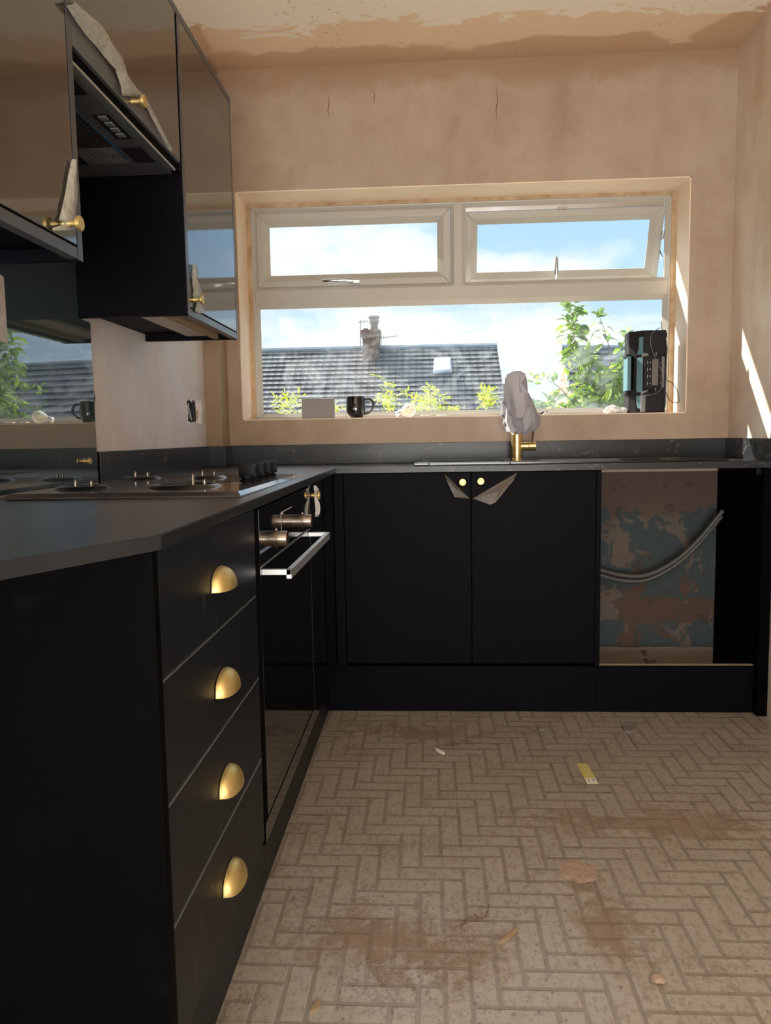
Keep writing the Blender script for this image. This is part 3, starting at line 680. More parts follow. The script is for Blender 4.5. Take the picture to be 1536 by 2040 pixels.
es = [e for e in b.b.edges if all(abs(v.co.y-(B-.012)) < 1e-4 and v.co.z > .925 for v in e.verts)]; bmesh.ops.bevel(b.b, geom=es, offset=.0012, segments=2, affect='EDGES')
tag(b.out('worktop', 'worktop'), 'dark slate worktop below the window, sink set in it', 'worktop')
UZ = wz(3) + .083
def upstand(x0, x1, y0, y1, lab): return tag(MB().box(x0, x1, y0, y1, wz(y0)+.0005, UZ, .001).out('upstand', 'worktop'), lab, 'upstand')
upstand(XL+.001, XL+.013, 2.062, by0-.013, 'dark slate upstand along the left wall, right of the glass splashback')
b = MB(); b.box(XL+.001, bx0+.013, by0-.013, by0-.001, .9315, UZ, .001); b.box(bx0+.001, bx0+.013, by0-.001, D-.013, .9315, UZ, .001)
tag(b.out('upstand', 'worktop'), 'short dark upstand wrapping the pipe boxing in the corner', 'upstand')
upstand(bx0+.001, XR-.013, D-.013, D-.001, 'long dark slate upstand under the window')
upstand(XR-.013, XR-.001, B-.01, D-.001, 'dark slate upstand on the right wall with a sun streak')

# ------------------------------------------------------------------ gas hob
HZ = .9385; hob = thing('gas_hob', 'black four-burner gas hob without pan supports, set in the left worktop', 'hob', (-.62, 1.86, wz(1.8)))
hx0, hx1, hy0, hy1 = -.862, -.375, 1.51, 2.225
b = MB()
v0 = [(hx0, hy0), (hx1, hy0), (hx1, hy1), (hx0, hy1)]
z0, z1 = wz(1.8)+.0002, HZ; i_ = .007
lo = [b.b.verts.new((x, y, z0)) for x, y in v0]; md = [b.b.verts.new((x, y, z0+.003)) for x, y in v0]
hi = [b.b.verts.new((x+(i_ if x == hx0 else -i_), y+(i_ if y == hy0 else -i_), z1)) for x, y in v0]
for P, Q in ((lo, md), (md, hi)):
    for k in range(4): b.b.faces.new((P[k], P[(k+1) % 4], Q[(k+1) % 4], Q[k]))
b.b.faces.new(hi); b.b.faces.new(lo[::-1]); b.out('hob_plate', 'hob_steel', hob)
for (x, y, r) in ((-.765, 1.66, .054), (-.545, 1.685, .077), (-.785, 2.06, .050), (-.600, 2.06, .046)):
    b = MB(); b.lathe([(r+.006, 0), (r+.004, .0015), (r, .004), (r-.004, .0065), (r-.010, .0070), (r-.014, .0055), (r-.016, .002), (0, .002)], (x, y, HZ), (0, 0, 1), 40)
    bn = b.out('burner_well', 'burner_black', hob, 35)
    b = MB(); b.lathe([(r*.35, .002), (r*.35, .005), (r*.3, .006), (0, .006)], (x, y, HZ), (0, 0, 1), 24); b.out('burner_base', 'satin_black', bn, 35)
    pr = [(x-.012, y-.01, .0034), (x+.014, y+.012, .0040)] if r < .07 else [(x+.028, y-.025, .0032), (x+.052, y-.02, .0045)]
    for j, (px, py, rp) in enumerate(pr):
        hgt = (.017 if r < .07 else .026) if j == 0 else .015
        b = MB(); b.lathe([(rp, .0), (rp, hgt*.75), (rp*.55, hgt*.85), (rp*.35 if j == 0 else rp*.8, hgt), (0, hgt)], (px, py, HZ+.004), (0, 0, 1), 12); b.out('electrode' if j == 0 else 'thermocouple', 'pin_metal', bn, 35)
for k in range(4):
    x, y = -.452, (1.895, 1.985, 2.075, 2.165)[k]
    b = MB(); b.lathe([(.019, 0), (.0195, .003), (.014, .0045), (.014, .0075), (.0200, .0085), (.0200, .0125), (.019, .014), (0, .014)], (x, y, HZ), (0, 0, 1), 28)
    b.box(x-.0205, x+.0205, y-.0075, y+.0075, HZ+.0085, HZ+.040, .002); b.out('control_knob', 'satin_black', hob, 35)
    if False: pass
b = MB(); b.box(-.60, -.40, 1.868, 1.8695, HZ-.0005, HZ+.0004); b.out('pressed_groove', 'matte_black', hob)

# ------------------------------------------------------------------ splashback glass on the left wall
GX = XL+.001
sg = thing('glass_splashback', 'tall smoked glass splashback on the left wall behind the hob, mirroring the window', 'splashback', (XL, 1.6, .93))
b = MB(); b.prism([(GX, 1.02, .932), (GX, 2.046, .932), (GX, 2.046, 1.358), (GX, 1.975, 1.358), (GX, 1.975, 1.70), (GX, 1.384, 1.70), (GX, 1.384, 1.355), (GX, 1.02, 1.355)], (.011, 0, 0), .0012); b.out('glass_sheet', 'splashback', sg)
b = MB(); knob_x(b, GX+.0112, 1.965, .9915, .016, .0085); b.out('fixing_cap', 'brass', sg, 35)
b = MB(); px = GX+.0115; b.prism([(px, 1.50, 1.262), (px, 1.627, 1.254), (px, 1.6275, 1.392), (px, 1.59, 1.402), (px, 1.50, 1.415)], (.0006, 0, 0)); b.out('protective_sticker', 'sticker_film', sg)
tag(MB().box(XL+.001, XL+.0105, 2.048, 2.0605, .932, UZ-.001).out('edge_strip', 'matte_black'), 'thin black strip between the glass splashback and the upstand', 'strip')

# dark ragged hole in the plaster right beside the glass
b = MB(); pts = []
for k in range(16):
    a_ = math.pi*2*k/16; rr = 1+.18*math.sin(5*a_+1)+.1*math.sin(9*a_)
    pts.append((XL+.0002, 2.053+.018*math.cos(a_)*rr, 1.158+.028*math.sin(a_)*rr))
b.prism(pts, (.003, 0, 0)); b.out('plaster_break', 'dark_hole', wl)
# metal back box with wire in the broken plaster near the boxing
jb = thing('electrical_back_box', 'open metal socket back box with a loose wire loop in broken plaster', 'socket box', (XL-.035, 2.94, 1.15))
b = MB(); x0 = XL-.036
b.box(x0, x0+.002, JY0+.004, 3.0, JZ0+.004, JZ1-.004); b.box(x0, XL-.002, JY0+.004, JY0+.006, JZ0+.004, JZ1-.004); b.box(x0, XL-.002, 2.998, 3.0, JZ0+.004, JZ1-.004)
b.box(x0, XL-.002, JY0+.004, 3.0, JZ0+.004, JZ0+.006); b.box(x0, XL-.002, JY0+.004, 3.0, JZ1-.006, JZ1-.004); b.out('metal_box', 'box_metal', jb)
MB().box(XL-.046, XL-.040, JY0-.05, JY1+.05, JZ0-.05, JZ1+.05).out('recess_back', 'dark_hole', jb)
b = MB(); b.tube(smooth([(XL-.03, 2.955, 1.18), (XL-.008, 2.93, 1.182), (XL-.004, 2.908, 1.165), (XL-.006, 2.92, 1.14), (XL-.008, 2.958, 1.118), (XL-.012, 2.955, 1.15), (XL-.02, 2.955, 1.175)], 8), .003, 8); b.out('wire', 'box_wire', jb, 60)
b = MB(); b.blob((XL-.028, 3.04, 1.14), .04, (.5, .85, .85), .35, 3, 3, 4); b.out('rubble', 'rubble', jb)
b = MB()
for k in range(26):
    side = k % 4; tt = R.random()
    y = JY0+(JY1-JY0)*tt if side < 2 else (JY0 if side == 2 else JY1); z = JZ0+(JZ1-JZ0)*tt if side > 1 else (JZ0 if side == 0 else JZ1)
    b.blob((XL-.001, y, z), .007+.006*R.random(), (.35, 1, 1), .4, 3, 1, k)
rim = b.out('broken_plaster_rim', 'plaster_left', jb); rim['kind'] = 'stuff'

# ------------------------------------------------------------------ wall cabinets
ZB, ZT = 1.3605, 2.087
def film_strip(b, pairs, x, bulge=.012, cols=5):
    rows = []
    for i, (l, r) in enumerate(pairs):
        Lp, Rp = at(*l, X=x), at(*r, X=x); row = []
        for k in range(cols):
            t = k/(cols-1); p = Lp.lerp(Rp, t); p.x += bulge*(math.sin(math.pi*t)*.7+.5*noise.noise(Vector((i*.7, k*.9, 1)))); row.append(p)
        rows.append(row)
    b.ribbon(rows, .0008)
c1 = thing('wall_cabinet', 'film-covered glossy wall cabinet nearest the camera at upper left', 'wall cabinet', (-.76, 1.1, ZB), 'wall cabinets')
b = MB(); b.box(XL+.002, C-.022, .80, 1.355, ZB+.02, ZT); b.box(XL+.002, C-.001, 1.3575, 1.3755, ZB, ZT+.0, .001); b.out('carcass', 'navy_door', c1)
b = MB(); b.box(C-.001, C+.0005, 1.3577, 1.3753, ZB+.0005, ZT-.0005); b.box(C-.019, C, .80, 1.3555, ZB+.001, ZB+.0205, .001); b.out('light_rail', 'cabinet_edge', c1)
b = MB(); b.box(C-.020, C, .80, 1.3545, ZB+.0245, ZT, .0012); cdr = b.out('door', 'film_door', c1)
b = MB(); knob_x(b, C, 1.308, 1.4085, .030, .0125); b.out('knob', 'brass', cdr, 35)
b = MB(); film_strip(b, [((143, 318), (146, 318)), ((136, 350), (150, 350)), ((131, 385), (152, 372)), ((124, 410), (152, 400)), ((122, 425), (151, 420)), ((117, 438), (150, 437)), ((128, 446), (146, 446)), ((104, 455), (146, 453)), ((103, 460), (140, 458))], C+.004, .010)
b.out('peeled_film_strip', 'clear_film', cdr, 70)
c2 = thing('wall_cabinet', 'short wall cabinet above the cooker hood with film half peeled off', 'wall cabinet', (-.76, 1.67, 1.72), 'wall cabinets')
b = MB(); b.box(XL+.002, C-.022, 1.378, 1.960, 1.755, ZT); b.out('carcass', 'navy_door', c2)
b = MB(); b.box(C-.020, C, 1.3785, 1.9615, 1.7285, ZT, .0012); cd2 = b.out('door', 'hood_grey', c2)
b = MB(); fp = [(137, 5), (160, 52), (193, 95), (238, 165), (281, 205), (312, 250), (343, 302)]
pp = [at(x, y, X=C+.001) for x, y in fp]; pp = [(C+.0003, max(1.380, min(p.y, 1.9595)), min(p.z, ZT-.001)) for p in pp]
b.prism(pp+[(C+.0003, 1.9600, pp[-1][2]), (C+.0003, 1.9600, ZT-.001), (C+.0003, 1.380, ZT-.001)], (.0006, 0, 0)); b.out('protective_film', 'film_door', cd2)
b = MB(); knob_x(b, C, 1.650, 1.7465, .028, .0125); b.out('knob', 'brass', cd2, 35)
b = MB(); film_strip(b, [((132, 12), (138, 4)), ((158, 51), (182, 31)), ((175, 73), (198, 50)), ((192, 93), (211, 67)), ((208, 111), (226, 90)), ((220, 127), (240, 112)), ((229, 138), (250, 130)), ((234, 150), (247, 144)), ((236, 170), (258, 160)), ((246, 190), (270, 178)), ((256, 190), (281, 188)), ((272, 196), (284, 194))], C+.006, .016)
film_strip(b, [((286, 203), (292, 200)), ((293, 214), (299, 212)), ((303, 236), (309, 232)), ((318, 264), (322, 260)), ((330, 286), (332, 284)), ((338, 300), (339, 300))], C+.006, .006)
b.out('peeled_film_strip', 'clear_film', cd2, 70)
c3 = thing('wall_cabinet', 'tall glossy wall cabinet nearest the window, its door mirroring the sky', 'wall cabinet', (-.76, 2.23, ZB), 'wall cabinets')
b = MB(); b.box(XL+.002, C-.001, 1.978, 1.996, ZB, ZT, .001); b.out('side_panel', 'navy_door', c3)
b = MB(); b.box(XL+.002, C-.022, 1.997, 2.474, ZB+.022, ZT); b.box(XL+.002, C-.001, 2.476, 2.494, ZB, ZT, .001); b.out('carcass', 'navy_door', c3)
b = MB(); b.box(C-.001, C+.0005, 1.9785, 1.9955, ZB+.0005, ZT-.001); b.box(C-.0195, C, 1.998, 2.493, ZB+.001, ZB+.0200, .001); b.box(C-.001, C+.0005, 2.4845, 2.4938, ZB+.0005, ZT-.001); b.out('light_rail', 'cabinet_edge', c3)
b = MB(); b.box(XL+.14, C-.075, 1.998, 2.474, ZB+.012, ZB+.021); b.out('underside_board', 'pale_underside', c3)
b = MB(); b.box(C-.075, C-.058, 1.998, 2.474, ZB+.002, ZB+.021); b.out('raw_batten', 'raw_chipboard', c3)
b = MB(); b.box(C-.020, C, 1.9985, 2.4825, ZB+.0235, ZT, .0012); cd3 = b.out('door', 'film_door', c3)
p_ = at(401, 600, X=C)
b = MB(); knob_x(b, C, 2.032, 1.4075, .024, .0125); b.out('knob', 'brass', cd3, 35)
b = MB(); film_strip(b, [((384, 527), (388, 527)), ((383, 545), (393, 542)), ((384, 565), (393, 560)), ((386, 578), (400, 578)), ((385, 590), (403, 588)), ((392, 602), (400, 602)), ((390, 612), (403, 610)), ((388, 618), (406, 620)), ((392, 623), (402, 624))], C+.004, .010); b.out('peeled_film_strip', 'clear_film', cd3, 70)
tag(MB().box(XL+.002, C-.003, 1.9635, 1.9765, ZB+.35, ZT).out('spacer_panel', 'navy_door'), 'thin dark spacer panel between the short and tall wall cabinets', 'panel')
b = MB(); b.box(XL+.002, C+.001, .80, 2.494, ZT+.001, ZT+.019, .001)
tag(b.out('cornice_board', 'cabinet_edge'), 'dark cornice board running along the top of the wall cabinets', 'cornice')

# ------------------------------------------------------------------ integrated cooker hood
hd = thing('cooker_hood', 'grey integrated cooker hood under the short wall cabinet, lights and filter underneath', 'cooker hood', (-.76, 1.67, 1.70))
Z0 = 1.702
b = MB(); b.box(XL+.004, C-.022, 1.379, 1.961, Z0, 1.753, .002); b.out('body', 'hood_grey', hd)
b = MB(); b.box(C-.022, C-.006, 1.379, 1.961, 1.7075, 1.7265, .001); b.out('front_recess', 'matte_black', hd)
b = MB(); b.box(C-.0225, C-.004, 1.379, 1.935, Z0-.001, 1.7070, .001); b.out('front_trim', 'hood_trim', hd)
def under(x0, x1, y0, y1, mat, name, th=.0015): return MB().box(x0, x1, y0, y1, Z0-th, Z0+.002).out(name, mat, hd)
under(-.688, -.640, 1.40, 1.505, 'hood_lens', 'light_lens'); under(-.688, -.640, 1.772, 1.868, 'hood_lens', 'light_lens')
cpn = under(-.676, -.640, 1.595, 1.725, 'hood_lens', 'control_strip', .0012)
b = MB()
for k in range(4): MB().box(-.666, -.650, 1.603+k*.03, 1.622+k*.03, Z0-.003, Z0-.001, .0005).out('switch_button', 'steel', cpn)
under(-.701, -.6985, 1.382, 1.845, 'hood_blue_film', 'blue_film_edge', .002)
under(-.885, -.703, 1.382, 1.765, 'hood_mesh', 'grease_filter')
b = MB(); b.box(-.78, -.705, 1.47, 1.478, Z0-.004, Z0, .0005); b.box(-.775, -.72, 1.50, 1.506, Z0-.006, Z0, .0005); b.out('filter_latch', 'steel', hd)
lb = under(-.80, -.703, 1.775, 1.872, 'ink', 'rating_label', .0012)
b = MB(); b.lathe([(.010, 0), (.013, 0), (.013, .0005), (.010, .0005)], (-.722, 1.80, Z0-.0019), (0, 0, 1), 24)
b.tube([(-.727, 1.797, Z0-.0016), (-.722, 1.804, Z0-.0016), (-.716, 1.796, Z0-.0016)], .0009, 6)
for k in range(5): b.box(-.79+k*.013, -.785+k*.013, 1.785, 1.835+.02*(k % 2), Z0-.0017, Z0-.0012)
for k in range(3): b.box(-.74+k*.011, -.735+k*.011, 1.835, 1.866, Z0-.0017, Z0-.0012)
b.out('label_print', 'radio_grey', lb)
lb2 = under(-.885, -.805, 1.775, 1.872, 'hood_lens', 'instruction_label', .0012)
b = MB()
for k in range(6): b.box(-.880+k*.012, -.877+k*.012, 1.782, 1.865-.01*(k % 2), Z0-.0017, Z0-.0012)
b.out('label_print', 'radio_grey', lb2)

# ------------------------------------------------------------------ sink and tap
SZ = wz(3)+.0020
sk = thing('inset_sink', 'long black composite inset sink with drainer below the window', 'sink', (.5, 3.0, SZ))
x0, x1, y0, y1 = -.055, 1.09, 2.865, 3.205; b = MB()
# rim with bowl opening
bx0_, bx1_ = .0, .30
for (a0, a1, c0, c1_) in ((x0, bx0_, y0, y1), (bx1_, x1, y0, y1), (bx0_, bx1_, y0, y0+.03), (bx0_, bx1_, y1-.07, y1)): b.box(a0, a1, c0, c1_, SZ, SZ+.0095, .002)
b.out('rim', 'sink_composite', sk)
b = MB(); zb = SZ-.16
b.box(bx0_-.003, bx0_, y0+.03, y1-.07, zb, SZ+.004); b.box(bx1_, bx1_+.003, y0+.03, y1-.07, zb, SZ+.004); b.box(bx0_, bx1_, y0+.027, y0+.03, zb, SZ+.004); b.box(bx0_, bx1_, y1-.07, y1-.067, zb, SZ+.004); b.box(bx0_, bx1_, y0+.03, y1-.07, zb-.003, zb)
b.out('bowl', 'sink_composite', sk)
b = MB(); b.box(x0+.012, x1-.012, y0+.010, y0+.0125, SZ+.0092, SZ+.0115, .0008); b.box(x0+.03, .33, y1-.045, y1-.042, SZ+.0092, SZ+.0132, .001); b.box(.33, x1-.15, y1-.05, y1-.02, SZ+.0092, SZ+.0125, .001)
for k in range(7): b.box(.42, .98, y0+.05+k*.032, y0+.058+k*.032, SZ+.0092, SZ+.0115, .001)
b.out('drainer_ridges', 'sink_composite', sk)
TX, TY = .357, 3.155; TZ = SZ+.0093
tp = thing('kitchen_tap', 'brushed brass kitchen tap with side lever behind the sink', 'tap', (TX, TY, TZ))
b = MB(); b.lathe([(0, 0), (.0255, 0), (.0255, .004), (.0225, .006), (.0225, .100), (.021, .102), (.0125, .103), (.0125, .20), (.0115, .25)], (TX, TY, TZ), (0, 0, 1), 32)
b.tube(smooth([(TX, TY, TZ+.245), (TX, TY-.005, TZ+.27), (TX, TY-.03, TZ+.285), (TX, TY-.055, TZ+.275), (TX, TY-.062, TZ+.255)], 6), .0105, 14); b.out('body', 'tap_brass', tp, 35)
b = MB(); b.cyl((TX+.016, TY, TZ+.052), (TX+.045, TY, TZ+.052), .018, n=28); b.cyl((TX+.046, TY, TZ+.052), (TX+.076, TY, TZ+.052), .0185, n=28, bev=.002); b.out('valve', 'tap_brass', tp, 35)
b = MB(); b.cyl((TX+.060, TY, TZ+.066), (TX+.069, TY, TZ+.135), .0038, .0038, 12); b.out('lever', 'dark_bronze', tp, 35)
# cloth bundled over the spout
def cloth_mesh():
    b = MB(); rings = []
    # silhouette: height, left, right (world x about tap), depth
    K = [(.350, -.010, .012, .012), (.345, -.032, .020, .026), (.330, -.053, .031, .038), (.300, -.055, .034, .044), (.27, -.053, .036, .046), (.25, -.058, .047, .050), (.228, -.071, .056, .054), (.205, -.069, .065, .055), (.18, -.070, .076, .057), (.155, -.059, .085, .057), (.135, -.060, .083, .054), (.118, -.050, .062, .048), (.104, -.038, .022, .040)]
    n = 56
    for i, (h, l, r, d) in enumerate(K):
        row = []
        for k in range(n):
            a = 2*math.pi*k/n; ca, sa = math.cos(a), math.sin(a)
            x = (r if ca > 0 else -l)*abs(ca)**.9*(1 if ca > 0 else -1); y = d*abs(sa)**.9*(1 if sa > 0 else -1)
            amp = min(1, i/5); tri = lambda q_: 2*abs(((q_/(2*math.pi)) % 1)*2-1)-1; fold = 1+amp*(.20*tri(a*3+1.1+i*.10)+.22*tri(a*4+2.4-i*.16)+.10*tri(a*7+i*.25))
            hz = h + (.012*math.sin(a*2.0+.6)+.010*math.sin(a*5+1))*min(1, i/6)*(1 if i > 8 else .5)
            if sa < -.3 and i < 6: y *= 1-.18*math.exp(-((ca-.1)/.12)**2)
            row.append(b.b.verts.new((TX+.004+x*(.90+.10*fold), TY-.02+y*fold, TZ+hz-.008+(.016 if i > 8 else .004))))
        rings.append(row)
    for P, Q in zip(rings, rings[1:]):
        for k in range(n): b.b.faces.new((P[k], P[(k+1) % n], Q[(k+1) % n], Q[k]))
    top = b.b.verts.new((TX+.004, TY-.02, TZ+.336))
    for k in range(n): b.b.faces.new((top, rings[0][(k+1) % n], rings[0][k]))
    bmesh.ops.solidify(b.b, geom=b.b.faces[:], thickness=.002)
    return b
cl = cloth_mesh()
def fold_panel(rows): cl.ribbon([[(TX+u_, TY-v_, TZ+h_) for u_, v_ in r_] for h_, r_ in rows], .0015)
fold_panel([(.349, [(-.018, .030), (-.008, .040), (.001, .044), (.004, .040), (.012, .030)]), (.335, [(-.046, .050), (-.020, .062), (.000, .070), (.006, .058), (.030, .052)]), (.300, [(-.050, .054), (-.030, .074), (-.003, .080), (.001, .060), (.010, .078), (.033, .060)][:5]), (.262, [(-.046, .058), (-.022, .080), (-.002, .084), (.012, .086), (.034, .064)]),
            (.225, [(-.036, .062), (-.018, .084), (.004, .090), (.020, .086), (.034, .066)]), (.195, [(-.026, .064), (-.012, .084), (.006, .092), (.022, .086), (.034, .066)]), (.165, [(-.024, .060), (-.014, .082), (.000, .090), (.010, .084), (.020, .062)])])
fold_panel([(.300, [(-.054, .030), (-.060, .050), (-.046, .066)]), (.25, [(-.055, .030), (-.054, .060), (-.036, .074)]), (.20, [(-.056, .030), (-.044, .066), (-.030, .078)]), (.15, [(-.052, .030), (-.046, .064), (-.026, .070)]), (.112, [(-.044, .030), (-.030, .060), (-.006, .062)])])
fold_panel([(.205, [(.020, .060), (.044, .076), (.060, .040)]), (.175, [(.008, .064), (.040, .086), (.074, .044)]), (.150, [(.004, .066), (.046, .082), (.082, .040)]), (.128, [(.000, .060), (.038, .076), (.074, .036)]), (.112, [(.006, .054), (.026, .062), (.050, .034)])])
tag(cl.out('draped_cloth', 'cloth', None, 32), 'pale grey cloth bundled over the spout of the brass tap', 'cloth')

# ------------------------------------------------------------------ things on the sill
SILL = WB+.0045
bc = MB(); p0, p1 = at(603, 794, Y=3.32), at(666, 838, Y=3.32)
bc.box(-.541, -.404, 3.30, 3.345, SILL, 1.2075, .001); cb = bc.out('card_box', 'grey_card'); tag(cb, 'plain grey cardboard box on the window sill, left of the black mug', 'box')
MB().prism([(-.540, 3.300, 1.2076), (-.405, 3.300, 1.2076), (-.405, 3.335, 1.2115), (-.540, 3.335, 1.2078)], (0, 0, .0008)).out('lid_flap', 'grey_card', cb)
mg = thing('coffee_mug', 'glossy black mug with its handle to the right, on the window sill', 'mug', (-.312, 3.33, SILL))
b = MB(); b.lathe([(0, 0), (.028, 0), (.033, .005), (.040, .020), (.0415, .035), (.0415, .090), (.0405, .092), (.039, .090), (.039, .035), (.036, .012), (0, .008)], (-.312, 3.33, SILL), (0, 0, 1), 40); b.out('mug_body', 'black_glaze', mg, 40)
b = MB(); b.tube(smooth([(-.273, 3.33, SILL+.078), (-.250, 3.33, SILL+.080), (-.235, 3.33, SILL+.062), (-.240, 3.33, SILL+.038), (-.258, 3.33, SILL+.022), (-.276, 3.33, SILL+.018)], 7), .0055, 10); b.out('mug_handle', 'black_glaze', mg, 60)
bl = thing('light_bulb', 'clear filament light bulb lying on the window sill beside the mug', 'light bulb', (-.09, 3.32, SILL))
c_ = Vector((-.082, 3.325, SILL+.029)); ax = Vector((-1, .35, -.28)).normalized()
b = MB(); b.lathe([(0, -.0285), (.012, -.026), (.022, -.0185), (.0285, -.003), (.0280, .008), (.022, .022), (.014, .034), (.0125, .040)], c_, ax, 32); b.out('glass_envelope', 'bulb', bl, 60)
b = MB(); b.lathe([(.0130, .038), (.0138, .042), (.0128, .045), (.0138, .048), (.0128, .051), (.0138, .054), (.0125, .058), (.006, .064), (0, .065)], c_, ax, 24); b.out('screw_cap', 'steel', bl, 35)
b = MB(); e1 = ax.orthogonal().normalized(); e2 = ax.cross(e1)
for k in range(4):
    a_ = k*math.pi/2+.4; q = (e1*math.cos(a_)+e2*math.sin(a_)); b.tube([c_+ax*.028+q*.003, c_-ax*.014+q*.009], .0011, 6)
b.out('filament', 'filament', bl)
for i, (pl, pr, lab) in enumerate((((838, 828), (858, 829), 'small crumpled white scrap on the sill just right of the light bulb'), ((868, 828), (890, 828), 'small flat white scrap on the sill between bulb and tap'))):
    A0, A1 = at(*pl, Y=3.33), at(*pr, Y=3.33); b = MB()
    b.ribbon([[(A0.x+(A1.x-A0.x)*t, 3.32+.02*k, SILL+.002+.006*abs(math.sin(5*t+i+k))) for k in range(2)] for t in (0, .25, .5, .75, 1)], .001); tag(b.out('paper_scrap', 'paper_white'), lab, 'scrap')
# black and white plastic clip
pk = at(1085, 824, Y=3.33); kc = thing('plastic_clip', 'small black and white clip on the sill, right of the draped cloth', 'clip', (pk.x, 3.33, SILL))
b = MB(); b.tube([(pk.x-.018, 3.33, SILL+.004), (pk.x-.006, 3.33, SILL+.010), (pk.x, 3.33, SILL+.005)], .004, 8); b.tube([(pk.x+.002, 3.33, SILL+.005), (pk.x+.012, 3.332, SILL+.014)], .0025, 8); b.out('black_part', 'satin_black', kc)
b = MB(); b.tube([(pk.x-.008, 3.322, SILL+.003), (pk.x+.004, 3.322, SILL+.008), (pk.x+.012, 3.322, SILL+.003)], .0025, 8); b.out('white_part', 'print_white', kc)
# crumpled plastic beside radio
pw = at(1228, 815, Y=3.33); b = MB(); b.blob((pw.x-.01, 3.345, SILL+.016), .028, (1.25, .8, .62), .5, 2.5, 3, 9); b.blob((pw.x+.036, 3.35, SILL+.012), .022, (1.2, .8, .55), .5, 2.8, 3, 3)
for v in b.b.verts: v.co.z = max(v.co.z, SILL+.0005)
tag(b.out('crumpled_plastic', 'white_film', None, 30), 'crumpled white plastic on the sill against the radio', 'plastic')
# ------------------------------------------------------------------ site radio standing on end
RX0, RX1, RY0, RY1 = .838, .985, 3.285, 3.405; RZ0, RZ1 = SILL, SILL+.338; xm = .895
rd = thing('site_radio', 'black and teal jobsite radio standing on end at the right of the sill', 'radio', ((RX0+RX1)/2, 3.34, SILL))
b = MB(); b.prism([(RX0+.028, RY0+.02, RZ0), (xm, RY0, RZ0), (RX1-.004, RY0, RZ0), (RX1, RY0+.01, RZ0), (RX1, RY1, RZ0), (RX0+.004, RY1, RZ0), (RX0+.004, RY0+.045, RZ0)], (0, 0, RZ1-RZ0), .004); b.out('body', 'radio_black', rd)
b = MB(); b.prism([(xm+.006, RY0-.004, RZ0+.002), (RX1-.008, RY0-.004, RZ0+.002), (RX1-.006, RY0-.004, RZ0+.075), (RX1-.016, RY0-.004, RZ0+.09), (xm, RY0-.004, RZ0+.085)], (0, .01, 0), .003); b.out('speaker_grille', 'radio_black', rd)
b = MB(); b.prism([(xm, RY0-.004, RZ1-.098), (RX1-.016, RY0-.004, RZ1-.105), (RX1-.006, RY0-.004, RZ1-.09), (RX1-.008, RY0-.004, RZ1-.002), (xm+.006, RY0-.004, RZ1-.004)], (0, .01, 0), .003); b.out('speaker_grille', 'radio_black', rd)
cpz0, cpz1 = RZ0+.098, RZ1-.105
b = MB(); b.box(xm-.002, RX1-.006, RY0-.009, RY0+.003, cpz0, cpz1, .003); cpl = b.out('control_panel', 'radio_black', rd)
b = MB(); b.box(xm+.030, xm+.054, RY0-.0105, RY0-.008, cpz0+.014, cpz1-.014, .001); b.out('display', 'radio_screen', cpl)
b = MB(); b.box(RX1-.022, RX1-.011, RY0-.0100, RY0-.008, cpz0+.004, cpz1-.004, .001); b.out('side_stripe', 'radio_grey', cpl)
b = MB()
for k in range(4):
    MB().box(xm+.020, xm+.0235, RY0-.0102, RY0-.008, cpz0+.022+k*.028, cpz0+.0255+k*.028).out('button', 'print_white', cpl); MB().box(xm+.0625, xm+.065, RY0-.0102, RY0-.008, cpz0+.022+k*.028, cpz0+.0245+k*.028).out('button', 'print_white', cpl); b = MB()
    b.box(xm+.010, xm+.0115, RY0-.0102, RY0-.008, cpz0+.016+k*.028, cpz0+.030+k*.028); b.out('button', 'print_white', cpl)
for z in (cpz0-.004, cpz1+.006):
    b = MB(); b.lathe([(.016, 0), (.0155, .004), (.011, .005), (.010, .014), (.009, .015), (0, .015)], (xm+.042, RY0-.004, z), (0, -1, 0), 24); kk = b.out('control_knob', 'radio_black', rd, 35)
    MB().box(xm+.0405, xm+.0435, RY0-.0200, RY0-.0188, z-.007, z+.007).out('pointer_mark', 'radio_grey', kk)
# teal shells on the left-hand faces
b = MB(); yl = RY0+.022
def shell(z0_, z1_, ins0, ins1): b.prism([(RX0+.008+ins0, yl+.02, z0_), (xm-.006, RY0-.003, z0_), (xm-.006, RY0-.003, z1_), (RX0+.008+ins1, yl+.02, z1_)], (0, .012, 0), .002)
shell(RZ0+.018, RZ0+.072, .004, .0); shell(RZ0+.086, RZ1-.11, .0, .0); shell(RZ1-.098, RZ1-.026, 0, .006); b.out('teal_shell', 'radio_teal', rd)
b = MB(); b.prism([(xm-.012, RY0-.006, RZ0+.004), (xm+.004, RY0-.008, RZ0+.004), (xm+.006, RY0-.008, RZ0+.07), (xm-.012, RY0-.006, RZ0+.075)], (0, .01, 0), .001); b.prism([(xm-.010, RY0-.006, RZ0+.075), (xm+.012, RY0-.008, RZ0+.088), (xm+.016, RY0-.008, RZ0+.095), (xm-.012, RY0-.006, RZ0+.088)], (0, .01, 0), .001); b.out('grey_guard', 'radio_grey', rd); b = MB()
b.prism([(xm-.012, RY0-.006, RZ1-.11), (xm+.016, RY0-.008, RZ1-.106), (xm+.012, RY0-.008, RZ1-.095), (xm-.010, RY0-.006, RZ1-.092)], (0, .01, 0), .001); b.out('grey_guard', 'radio_grey', rd)
b = MB(); b.box(RX0-.004, RX0+.012, RY0+.03, RY1-.02, cpz0-.004, cpz1+.004, .003); hdl = b.out('carry_handle', 'radio_teal', rd)
MB().box(RX0+.013, RX0+.020, RY0+.026, RY1-.02, cpz0, cpz1).out('handle_gap', 'matte_black', rd)
